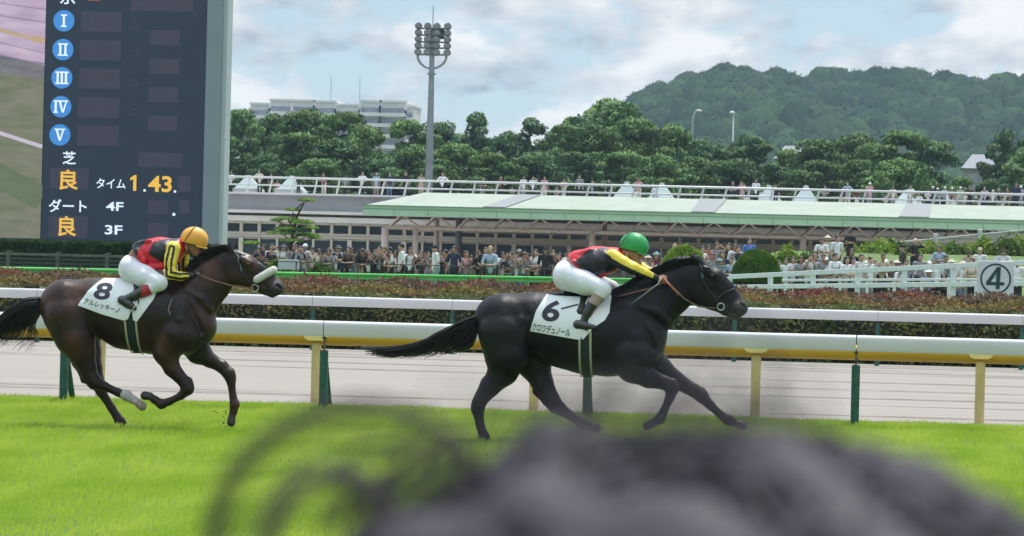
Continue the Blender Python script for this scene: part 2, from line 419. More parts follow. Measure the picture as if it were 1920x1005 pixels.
# ---------------- near turf rail: white cap rail on green posts with braces
m_white = mat('white_rail_paint', (0.60, 0.59, 0.605), 0.28, var=0.03, scale=4, stretch=(.3, 1, 1), coat=0.3)
m_greenpost = mat('green_post_paint', (0.012, 0.085, 0.06), 0.4, var=0.25, scale=9, bump=.2, bscale=30)
m_steel = mat('bolt_steel', (0.16, 0.13, 0.11), 0.5, 0.7, var=.3, scale=20)
m_yellow = mat('mustard_rail_paint', (0.50, 0.275, 0.012), 0.5, var=0.10, scale=3, stretch=(.2, 1, 2))
m_cream = mat('cream_post_paint', (0.60, 0.46, 0.20), 0.5, var=0.12, scale=7, stretch=(1, 1, .35))
m_caplight = mat('pale_yellow_bracket', (0.80, 0.62, 0.22), 0.35, var=.06, scale=8)
def profile_rail(x0, x1, y, zb, zt, dep, n=1):
    """rounded-top rail section as a closed prism along X"""
    h = zt - zb; pr = []
    for a in np.linspace(0, PI, 15):
        ca, sa = math.cos(a), math.sin(a); pr.append((math.copysign(abs(ca) ** .6, ca) * dep / 2, zb + h * .70 + sa ** .7 * h * .30))
    pr += [(-dep * .495, zb + h * .12), (-dep * .46, zb), (dep * .46, zb), (dep * .495, zb + h * .12)]
    m = MB(); k = len(pr)
    m.add([(x0, y + p, z) for p, z in pr] + [(x1, y + p, z) for p, z in pr], [tuple(range(k)), tuple(range(k, 2 * k))[::-1]] + [(i, (i + 1) % k, k + (i + 1) % k, k + i) for i in range(k)])
    return m
rail = empty('running_rail', (at(605, 770, 41).x, 41.0, 0))
tag(rail, 'thick white running rail on dark green posts at the near edge of the sand', 'running rail')
ox = rail.location.x; SP = 3.215
for i in range(-4, 6):
    x = i * SP
    profile_rail(x + .006, x + SP - .006, 0, .905, 1.095, .21).build('rail', m_white, rail, True)
    p = MB(); 
    pts = [(x, 0.0, 0), (x, 0, .725)]
    p.tube(pts, .052, 14); p.build('post', m_greenpost, rail, True)
    b = MB(); b.tube([(x + .0, .07, .62), (x + .0, .50, 0.0)], .04, 12); b.build('brace', m_greenpost, rail, True)
    q = MB(); q.tube([(x, 0, .72), (x, 0, .93)], .012, 8); q.box((x, 0, .885), (.05, .05, .03), None, .008); q.ico((x + .02, -.03, .80), .016, 1); q.box((x, 0, .735), (.09, .09, .012), None, .003)
    q.build('bracket', m_steel, rail)
for o in rail.children:
    if o.name.startswith('rail'):
        o.data.shade_smooth()
# dirt course outer rail: mustard
yr = empty('dirt_rail', (at(187, 752, 42.75).x, 42.75, 0)); tag(yr, 'mustard yellow rail on cream posts just behind the white running rail', 'dirt course rail')
for i in range(-3, 8):
    x = i * 2.78
    m = MB(); pr = [(math.cos(a) * .085, .845 + math.sin(a) * .095) for a in np.linspace(0, 2 * PI, 18)[:-1]]; k = len(pr)
    m.add([(x + .004, p, z) for p, z in pr] + [(x + 2.776, p, z) for p, z in pr], [tuple(range(k)), tuple(range(k, 2 * k))[::-1]] + [(j, (j + 1) % k, k + (j + 1) % k, k + j) for j in range(k)])
    m.build('rail', m_yellow, yr, True)
    p = MB(); p.tube([(x, 0, 0), (x, 0, .775)], .062, 14); p.build('post', m_cream, yr, True)
    c = MB(); poly = [(-.15, .86), (-.13, .83), (-.09, .81), (.09, .81), (.13, .83), (.15, .86), (.13, .872), (-.13, .872)]
    c.extr(poly, .05, lambda u, v, d: (x + u, -.125 + d, v)); c.build('bracket', m_caplight, yr)
# far rail of the dirt course
fr = empty('inner_rail', (at(848, 600, 68).x, 68.0, 0)); tag(fr, 'white inner rail in front of the clipped hedges beyond the sand', 'running rail')
for i in range(-9, 10):
    x = i * 2.83
    profile_rail(x + .004, x + 2.826, 0, .895, 1.095, .21).build('rail', m_white, fr, True)
    MB().tube([(x, 0, 0), (x, 0, .84)], .05, 10).build('post', m_greenpost, fr, True)
    MB().box((x, 0, .87), (.06, .06, .06), None, .01).build('bracket', m_steel, fr)
# flush smoothing makes end caps odd: mark sharp by angle
for o in list(rail.children) + list(yr.children) + list(fr.children):
    if hasattr(o.data, 'polygons') and o.data.polygons and o.data.polygons[0].use_smooth:
        o.data.set_sharp_from_angle(angle=R(50))

# ---------------- leaf-covered hedges
def leaf_quads(P, Nn, size, g, jitter=.9):
    """small folded leaf faces at P facing roughly Nn"""
    n = len(P); d = Nn + jitter * g.normal(size=(n, 3)); d /= np.linalg.norm(d, axis=1)[:, None]
    t = np.cross(d, g.normal(size=(n, 3))); t /= np.linalg.norm(t, axis=1)[:, None] + 1e-9; b = np.cross(d, t)
    s = (size * (.6 + .8 * g.random(n)))[:, None]
    v = np.empty((n, 4, 3)); v[:, 0] = P - t * s; v[:, 1] = P - b * s * .55; v[:, 2] = P + t * s; v[:, 3] = P + b * s * .55
    k = np.arange(n) * 4
    return v.reshape(-1, 3), np.column_stack([k, k + 1, k + 2, k + 3])
def leaf_mesh(name, v, f, Nn, mi=None):
    """leaf faces shaded with the normal of the clump they sit on"""
    Nn = Nn / (np.linalg.norm(Nn, axis=1)[:, None] + 1e-9)
    q = v.reshape(-1, 4, 3); gn = np.cross(q[:, 1] - q[:, 0], q[:, 2] - q[:, 0]); fl = (gn * Nn).sum(1) < 0
    q[fl] = q[fl][:, ::-1]; me = np_mesh(name, q.reshape(-1, 3), f, mi); me.shade_smooth()
    me.normals_split_custom_set_from_vertices(np.repeat(Nn, 4, 0).astype(np.float32).tolist())
    return me
def hedge(x0, x1, y0, y1, z0, zt, n, size, mats, name='hedge', lump=.06, seed=1, label=None, cat='hedge', group=None, tops=None):
    g = np.random.default_rng(seed); L_ = x1 - x0; D = y1 - y0; H = zt - z0
    nf = int(n * H / (H + D)); P = np.empty((n, 3)); Nn = np.zeros((n, 3))
    P[:nf, 0] = g.uniform(0, L_, nf); P[:nf, 1] = 0; P[:nf, 2] = g.random(nf) * H; Nn[:nf] = (0, -1, .35)
    P[nf:, 0] = g.uniform(0, L_, n - nf); P[nf:, 1] = g.random(n - nf) * D; P[nf:, 2] = H; Nn[nf:] = (0, -.25, 1)
    lum = lump * (np.sin(P[:, 0] * 3.1 + seed) + np.sin(P[:, 0] * 7.7 + P[:, 2] * 5 + P[:, 1] * 6) * .6 + g.normal(size=n) * .5)
    P[:nf, 1] += lum[:nf]; P[nf:, 2] += lum[nf:] + lump * .6 * g.normal(size=n - nf)
    # rounded shoulder
    r = .18 * min(1, H); e = np.clip(1 - P[:, 1] / r, 0, 1) * (np.arange(n) >= nf); P[:, 2] -= e * e * r * .7
    v, f = leaf_quads(P, Nn, size, g)
    o = empty(name, (x0, y0, z0)); tag(o, label, cat, group)
    mi = None
    if len(mats) > 1:
        sel = (np.sin(P[:, 0] * .9 + seed) + np.sin(P[:, 0] * 2.3) + g.normal(size=n) * .9 + (tops if tops is not None else 0)) > (1.0 if seed == 3 else .6)
        mi = sel.astype(int)
    link_mesh('foliage', np_mesh('foliage', v, f, mi), mats, o)
    MB().box((L_ / 2, D / 2 + .05, H / 2 - .03), (L_, D - .06, H - .06), None, .05).build('dark_core', m_core, o)  # solid dark box behind the leaves, for the shaded inside
    return o
m_core = mat('hedge_core_shade', (0.02, 0.024, 0.012), 0.95, var=.4, scale=8)  # dark colour stands in for the shade inside hedges and bushes
m_h_dark = leafmat('hedge_leaf_dark', (0.06, 0.11, 0.03), (0.16, 0.17, 0.06), scale=2.4)
m_h_red = leafmat('hedge_leaf_rusty', (0.14, 0.065, 0.035), (0.20, 0.13, 0.06), scale=2)
m_h_olive = leafmat('hedge_leaf_olive', (0.13, 0.13, 0.03), (0.26, 0.17, 0.06), scale=1.4)
m_h_plum = leafmat('hedge_leaf_plum', (0.12, 0.075, 0.055), (0.17, 0.11, 0.06), scale=1.4)
m_h_crim = leafmat('hedge_leaf_crimson', (0.20, 0.045, 0.04), (0.22, 0.09, 0.05), scale=2.2)
X0, X1 = -27, 12
hedge(X0, X1, 69.6, 71.8, 0, 1.02, 46000, .045, [m_h_dark, leafmat('hedge_leaf_bronze', (0.12, 0.13, 0.04), (0.24, 0.19, 0.08), scale=2)], seed=1, label='dark green clipped hedge low behind the far white rail', group=None)
hedge(X0, X1, 74, 76.5, 0, 1.18, 30000, .05, [m_h_olive, m_h_red], seed=2, label='olive and orange clipped shrub row just above the far white rail')
hedge(X0, X1, 80, 83, 0, 1.30, 26000, .055, [m_h_plum, m_h_crim], seed=3, label='plum brown shrub row with crimson patches behind the olive row')
# low green rail beyond the shrubs, running slightly away to the right
m_lime = mat('lime_rail_paint', (0.10, 0.50, 0.09), 0.35, var=.05, scale=5)
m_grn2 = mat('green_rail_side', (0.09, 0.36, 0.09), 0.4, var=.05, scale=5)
A = at(-60, 501.5, 84.5); B = at(1345, 526.8, 108); gr = empty('green_rail', (A.x, A.y, float(zg(A.x, A.y)))); tag(gr, 'thin bright green rail running behind the shrub rows', 'rail')
d = B - A; n = 10
for i in range(n):
    p = A + d * (i / n) - gr.location; q = A + d * ((i + .995) / n) - gr.location
    MB().bar(p, q, .12, .075, .02).build('rail', m_lime, gr)
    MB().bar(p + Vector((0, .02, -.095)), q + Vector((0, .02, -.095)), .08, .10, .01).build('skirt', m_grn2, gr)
    gz = float(zg(p.x + gr.location.x, p.y + gr.location.y)) - gr.location.z
    MB().tube([(p.x, p.y, gz), (p.x, p.y, p.z - .05)], .04, 8).build('post', m_grn2, gr)
# ================================================================== race horses and jockeys
m_coat_bay = mat('bay_coat', (0.015, 0.0085, 0.007), 0.40, col2=(0.075, 0.032, 0.020), scale=2.4, ramp=(.45, .78), bump=.35, bscale=13, spec=.3)
m_coat_black = mat('black_coat', (0.0045, 0.005, 0.0075), 0.46, col2=(0.014, 0.012, 0.012), scale=2.6, ramp=(.42, .8), bump=.35, bscale=13, spec=.25)
m_rusty = mat('rusty_flank', (0.05, 0.02, 0.012), 0.45, col2=(0.02, 0.010, 0.008), scale=9)
m_sock = mat('white_sock', (0.42, 0.39, 0.37), 0.8, var=.2, scale=30)
m_muz = mat('muzzle_skin', (0.022, 0.018, 0.017), 0.55, var=.3, scale=30)
m_hoof = mat('hoof_horn', (0.035, 0.03, 0.028), 0.45, var=.4, scale=25)
m_hoofp = mat('pale_hoof_horn', (0.30, 0.23, 0.18), 0.5, var=.3, scale=25)
m_mane = mat('horse_hair', (0.006, 0.0055, 0.006), 0.42, var=.4, scale=20)
m_eye = mat('horse_eye', (0.008, 0.005, 0.004), 0.06, coat=1)
m_strap = mat('black_leather', (0.012, 0.012, 0.013), 0.4, var=.3, scale=30)
m_reins = mat('tan_reins', (0.22, 0.12, 0.07), 0.6, var=.2, scale=30)
m_tealstrap = mat('grey_cheek_strap', (0.12, 0.19, 0.20), 0.5)
m_cloth = mat('saddle_cloth_white', (0.72, 0.75, 0.75), 0.85, var=.04, scale=6, bump=.25, bscale=14)
m_print = mat('number_print', (0.035, 0.03, 0.055), 0.8)
m_girth = mat('girth_webbing', (0.008, 0.02, 0.018), 0.8)
m_trim = mat('girth_cream_edge', (0.36, 0.37, 0.24), 0.8)
m_fleece = mat('noseband_fleece', (0.74, 0.72, 0.66), 0.95, bump=1.0, bscale=160)
m_chrome = mat('bit_steel', (0.55, 0.56, 0.58), 0.18, 1.0)
PXM = 6400 / 35.4
def loc_frame(Y, refpx):
    """returns root location and a function turning photo pixels into the root's own x, z"""
    o = at(refpx[0], refpx[1], Y)
    def f(px, py): p = at(px, py, Y); return p.x - o.x, p.z
    return Vector((o.x, Y, 0)), f
def chain(fr, pts, ys=1.0, k=.03, yoff=0.0):
    """pts: (px, py, r_px[, y[, ys]]) -> tapered capsules"""
    out = []
    P = []
    for p in pts:
        x, z = fr(p[0], p[1]); P.append((x, (p[3] if len(p) > 3 else 0) + yoff, z, p[2] / PXM, p[4] if len(p) > 4 else ys))
    for a, b in zip(P, P[1:]): out.append(cap(a[:3], a[3], b[:3], b[3], (a[4] + b[4]) / 2, k))
    return out
def strands(fr, roots, n, seed, w0=.006, seg=9, spread=3.0, yj=.03, jit=1.0):
    """hair locks: roots = list of spline control rows [(px,py,y)...]; random blends between neighbouring rows"""
    g = np.random.default_rng(seed); V = []; F = []
    rows = np.array(roots, float)
    for i in range(n):
        u = g.random() * (len(rows) - 1) if len(rows) > 1 else 0; k = min(int(u), max(len(rows) - 2, 0)); t = u - k
        c = rows[k] * (1 - t) + rows[min(k + 1, len(rows) - 1)] * t
        c = c + np.column_stack([g.normal(size=len(c)), g.normal(size=len(c)), np.zeros(len(c))]) * spread * np.linspace(.25, 1.3, len(c))[:, None] * jit
        ln = .6 + .45 * g.random(); base = len(V); ph = g.random() * 6
        yy = g.normal() * yj
        for s_ in range(seg + 1):
            q = s_ / seg * ln * (len(c) - 1); j = min(int(q), len(c) - 2); a = q - j
            p0 = c[max(j - 1, 0)]; p1 = c[j]; p2 = c[j + 1]; p3 = c[min(j + 2, len(c) - 1)]
            p = .5 * ((2 * p1) + (-p0 + p2) * a + (2 * p0 - 5 * p1 + 4 * p2 - p3) * a * a + (-p0 + 3 * p1 - 3 * p2 + p3) * a ** 3)
            x, z = fr(p[0], p[1]); wv = .006 * math.sin(s_ * 1.3 + ph)
            ww = w0 * (1 - .85 * (s_ / seg) ** 1.5) * (.6 + .6 * g.random() if s_ == 0 else 1)
            V += [(x, p[2] + yy + wv, z + ww), (x - ww * .3, p[2] + yy + wv - ww, z - ww * .3), (x, p[2] + yy + wv + ww, z - ww)]
        for s_ in range(seg):
            b = base + 3 * s_
            for e in range(3): F.append((b + e, b + (e + 1) % 3, b + 3 + (e + 1) % 3, b + 3 + e))
    return np_mesh('hair', V, F)
def drape(fr, fld, outline, name, m, parent, off=.012, step=.012, y1=.02, thick=.006, ymin=None, relax=6):
    """a cloth lying on the near side of the body: grid inside a pixel outline, draped on the field"""
    poly = [fr(*p) for p in outline]; px_ = np.array(poly); lo = px_.min(0); hi = px_.max(0)
    xs = np.arange(lo[0], hi[0] + step, step); zs = np.arange(lo[1], hi[1] + step, step)
    X, Zz = np.meshgrid(xs, zs, indexing='ij'); y = side(fld, np.column_stack([X.ravel(), Zz.ravel()]), off, y1=y1).reshape(X.shape)
    for _ in range(relax): 
        y[1:-1, 1:-1] = np.minimum(y[1:-1, 1:-1], .25 * (y[2:, 1:-1] + y[:-2, 1:-1] + y[1:-1, 2:] + y[1:-1, :-2]))
    hfun = (xs, zs, y)
    import bmesh
    bm = bmesh.new()
    # fine polygon: cut the outline's interior with grid lines
    vs = [bm.verts.new((p[0], 0, p[1])) for p in poly]; bm.faces.new(vs)
    for i, xv in enumerate(xs[::2]): bmesh.ops.bisect_plane(bm, geom=bm.verts[:] + bm.edges[:] + bm.faces[:], plane_co=(xv + 1e-4, 0, 0), plane_no=(1, 0, 0))
    for i, zv in enumerate(zs[::2]): bmesh.ops.bisect_plane(bm, geom=bm.verts[:] + bm.edges[:] + bm.faces[:], plane_co=(0, 0, zv + 1e-4), plane_no=(0, 0, 1))
    bmesh.ops.triangulate(bm, faces=bm.faces)
    for v in bm.verts: v.co.y = bil(hfun, v.co.x, v.co.z)
    ex = bmesh.ops.extrude_face_region(bm, geom=bm.faces[:])
    for v in [e for e in ex['geom'] if isinstance(e, bmesh.types.BMVert)]: v.co.y += thick + .004
    bmesh.ops.recalc_face_normals(bm, faces=bm.faces)
    me = bpy.data.meshes.new(name); bm.to_mesh(me); bm.free()
    o = link_mesh(name, me, m, parent, True); me.set_sharp_from_angle(angle=R(50))
    return o, hfun
def bil(h, x, z):
    xs, zs, y = h; i = min(max((x - xs[0]) / (xs[1] - xs[0]), 0), len(xs) - 1.001); j = min(max((z - zs[0]) / (zs[1] - zs[0]), 0), len(zs) - 1.001)
    a, b = int(i), int(j); i -= a; j -= b
    return (y[a, b] * (1 - i) + y[a + 1, b] * i) * (1 - j) + (y[a, b + 1] * (1 - i) + y[a + 1, b + 1] * i) * j
def print_on(fr, hfun, txt, cpx, w_px, h_px, ang, name, m, parent, bold=0.0, shear=0.0):
    me = fit_mesh(text_mesh(txt, 1.0, 0, bold, 4), w_px / PXM, h_px / PXM, .02)
    x0, z0 = fr(*cpx); ca, sa = math.cos(-ang), math.sin(-ang)
    for v in me.vertices:
        x, z = v.co.x + shear * v.co.y, v.co.y
        X_, Z_ = x0 + x * ca - z * sa, z0 + x * sa + z * ca
        v.co = (X_, bil(hfun, X_, Z_) - .003, Z_)
    return link_mesh(name, me, m, parent)
def hoof(fr, a, b, ra, rb, y, m, parent):
    """tapered horn capsule, wider at the ground end"""
    pr = chain(fr, [(a[0], a[1], ra, y), (b[0], b[1], rb, y)], k=.01)
    return sculpt('hoof', pr, .007, m, parent)[0]

def make_horse(D):
    root_loc, fr = loc_frame(D['Y'], D['ref'])
    t = empty('race_horse', root_loc); tag(t, D['label'], 'horse', 'race horses at full gallop')
    pr = []
    for c in D['trunk']: pr += chain(fr, c, k=.06)
    for c in D['legs']: pr += chain(fr, c, k=.028)
    for c in D['head']: pr += chain(fr, c, k=.022)
    for c in D.get('ears', []): pr += chain(fr, c, k=.012)
    for e in D.get('bumps', []):
        x, z = fr(e[0], e[1]); pr.append(ell((x, e[2], z), (e[3] / PXM, e[4], e[5] / PXM), R(-e[6]), e[7] if len(e) > 7 else .03, sub=(len(e) > 8 and e[8])))
    for c in D.get('dents', []):
        for q in chain(fr, c[1:], k=c[0]): q['sub'] = True; pr.append(q)
    for c in D.get('relief', []): pr += chain(fr, c, k=.022)
    socks = [[fr(*p) for p in s] for s in D.get('socks', [])]; rust = [[fr(*p) for p in s] for s in D.get('rust', [])]; muz = [fr(*p) for p in D['muzzle']]
    def reg(c):
        mi = np.zeros(len(c), int); mi[inpoly(c[:, 0], c[:, 2], muz)] = 1
        for s in socks: mi[inpoly(c[:, 0], c[:, 2], s) & (c[:, 1] < D.get('socky', 0))] = 2
        return mi
    body, fld = sculpt('body', pr, .0125, [D['coat'], m_muz, m_sock], t, reg, relax=2)
    for h in D['hooves']: hoof(fr, *h, t)
    # tail and mane
    link_mesh('tail', strands(fr, D['tail'], 520, 5, .0075, 14, 2.2, .03), m_mane, t, False)
    D['mane'] = [[(r[0][0] + 5, r[0][1] + 11, 0)] + [(q[0] + 2, q[1] + 5, q[2]) for q in r[1:]] for r in D['mane']]
    link_mesh('mane', strands(fr, D['mane'], 420, 6, .006, 8, 1.6, .012), m_mane, t, False)
    # eye, nostril
    ex, ez = fr(*D['eye']); ey = side(fld, [(ex, ez)], .0, y1=.0)[0]
    MB().ico((ex, ey + .012, ez), .021, 3).build('eye', m_eye, t, True)
    # saddle cloth with number and name
    cl, hf = drape(fr, fld, D['cloth'], 'saddle_cloth', m_cloth, t, off=.014)
    print_on(fr, hf, D['num'][0], D['num'][1], D['num'][2], D['num'][3], D['num'][4], 'number', m_print, cl, .028, D['num'][5])
    print_on(fr, hf, D['nm'][0], D['nm'][1], D['nm'][2], D['nm'][3], D['nm'][4], 'horse_name', m_print, cl, .015)
    cl2, hf2 = drape(fr, fld, D['cloth_front'], 'cloth_front_panel', m_cloth, t, off=.012)
    # girth, with cream edges: follows the barrel right round
    gx0, gz0 = fr(*D['girth'][0]); gx1, gz1 = fr(*D['girth'][1]); gw = D['girth'][2] / PXM
    for nm_, o0, w_, m_, ex_ in (('girth', 0, gw, m_girth, .006), ('girth_edge', -gw / 2 - .012, .022, m_trim, .011), ('girth_edge', gw / 2 + .012, .022, m_trim, .011)):
        V = []; F = []; rowsn = 40; Hs = []
        for i in range(rowsn + 1):
            q = i / rowsn; th = q * (gz0 - gz1 + .02)
            zc = gz0 - th; xc = gx0 + (gx1 - gx0) * q + o0
            Hs.append((xc, zc))
        col = 4; pts = [(x + w_ * (j / col - .5), z) for x, z in Hs for j in range(col + 1)]
        yv = side(fld, pts, ex_, y1=.0)
        V = [(p[0], y, p[1]) for p, y in zip(pts, yv)]
        # keep only rows that found the body, then wrap below the belly
        ok = [all(yv[i * (col + 1) + j] < -.015 for j in range(col + 1)) for i in range(rowsn + 1)]
        last = max([i for i in range(rowsn + 1) if ok[i]] + [1]); V = V[:(last + 1) * (col + 1)]
        for j in range(col + 1): x, y, z = V[last * (col + 1) + j]; V.append((x, 0.0, z - .02))
        for i in range(last + 1):
            for j in range(col):
                a = i * (col + 1) + j; F.append((a, a + 1, a + col + 2, a + col + 1))
        link_mesh(nm_, np_mesh(nm_, V, F), m_, t, True)
    # saddle
    s = []
    for c in D['saddle']: s += chain(fr, c, k=.02)
    sculpt('saddle', s, .01, m_strap, t)
    # straps laid on the skin
    def strap(pts, w_, m_, nm_, off=.004, both=True, n=18):
        Q = []
        for i in range(n + 1):
            q = i / n * (len(pts) - 1); j = min(int(q), len(pts) - 2); a = q - j
            Q.append(fr(pts[j][0] * (1 - a) + pts[j + 1][0] * a, pts[j][1] * (1 - a) + pts[j + 1][1] * a))
        y = side(fld, Q, off, y1=.0)
        for sg in ((1, -1) if both else (1,)):
            MB().tube([(x, yy * sg, z) for (x, z), yy in zip(Q, y)], w_, 6).build(nm_, m_, t, True)
    for s in D['straps']: strap(*s)
    for s in D['rein']:
        MB().tube([(*(lambda q: (q[0], s_y, q[1]))(fr(px, py)),) for px, py, s_y in s], .007, 6).build('rein', m_reins, t, True)
        MB().tube([(*(lambda q: (q[0], -s_y, q[1]))(fr(px, py)),) for px, py, s_y in s], .007, 6).build('rein', m_reins, t, True)
    bx, bz = fr(*D['bit']); by = side(fld, [(bx, bz)], .0, y1=0)[0]
    for sg in (1, -1):
        pts = [(bx + .036 * math.cos(a), (by - .012) * sg, bz + .036 * math.sin(a)) for a in np.linspace(0, 2 * PI, 19)]
        MB().tube(pts, .007, 6).build('bit_ring', m_chrome, t, True)
    if 'fleece' in D:
        (a, b, r) = D['fleece']; ax, az = fr(*a); bx2, bz2 = fr(*b)
        yy = side(fld, [(ax + (bx2 - ax) * q, az + (bz2 - az) * q) for q in (0.1, .35, .6)], .012, y1=-.03)
        pts = [(ax, yy[0], az), (ax + (bx2 - ax) * .35, yy[1] - .0, az + (bz2 - az) * .35), (ax + (bx2 - ax) * .75, yy[2] * .8, az + (bz2 - az) * .75), (bx2, yy[2] * .35, bz2), (bx2 + .004, 0, bz2 + .004),
               (bx2, -yy[2] * .35, bz2), (ax + (bx2 - ax) * .75, -yy[2] * .8, az + (bz2 - az) * .75), (ax + (bx2 - ax) * .35, -yy[1], az + (bz2 - az) * .35), (ax, -yy[0], az)]
        sculpt('noseband', [cap(p, r / PXM, q, r / PXM, 1, .01) for p, q in zip(pts, pts[1:])], .008, m_fleece, t)
    t['_fld'] = 0; del t['_fld']
    return t, fr, fld

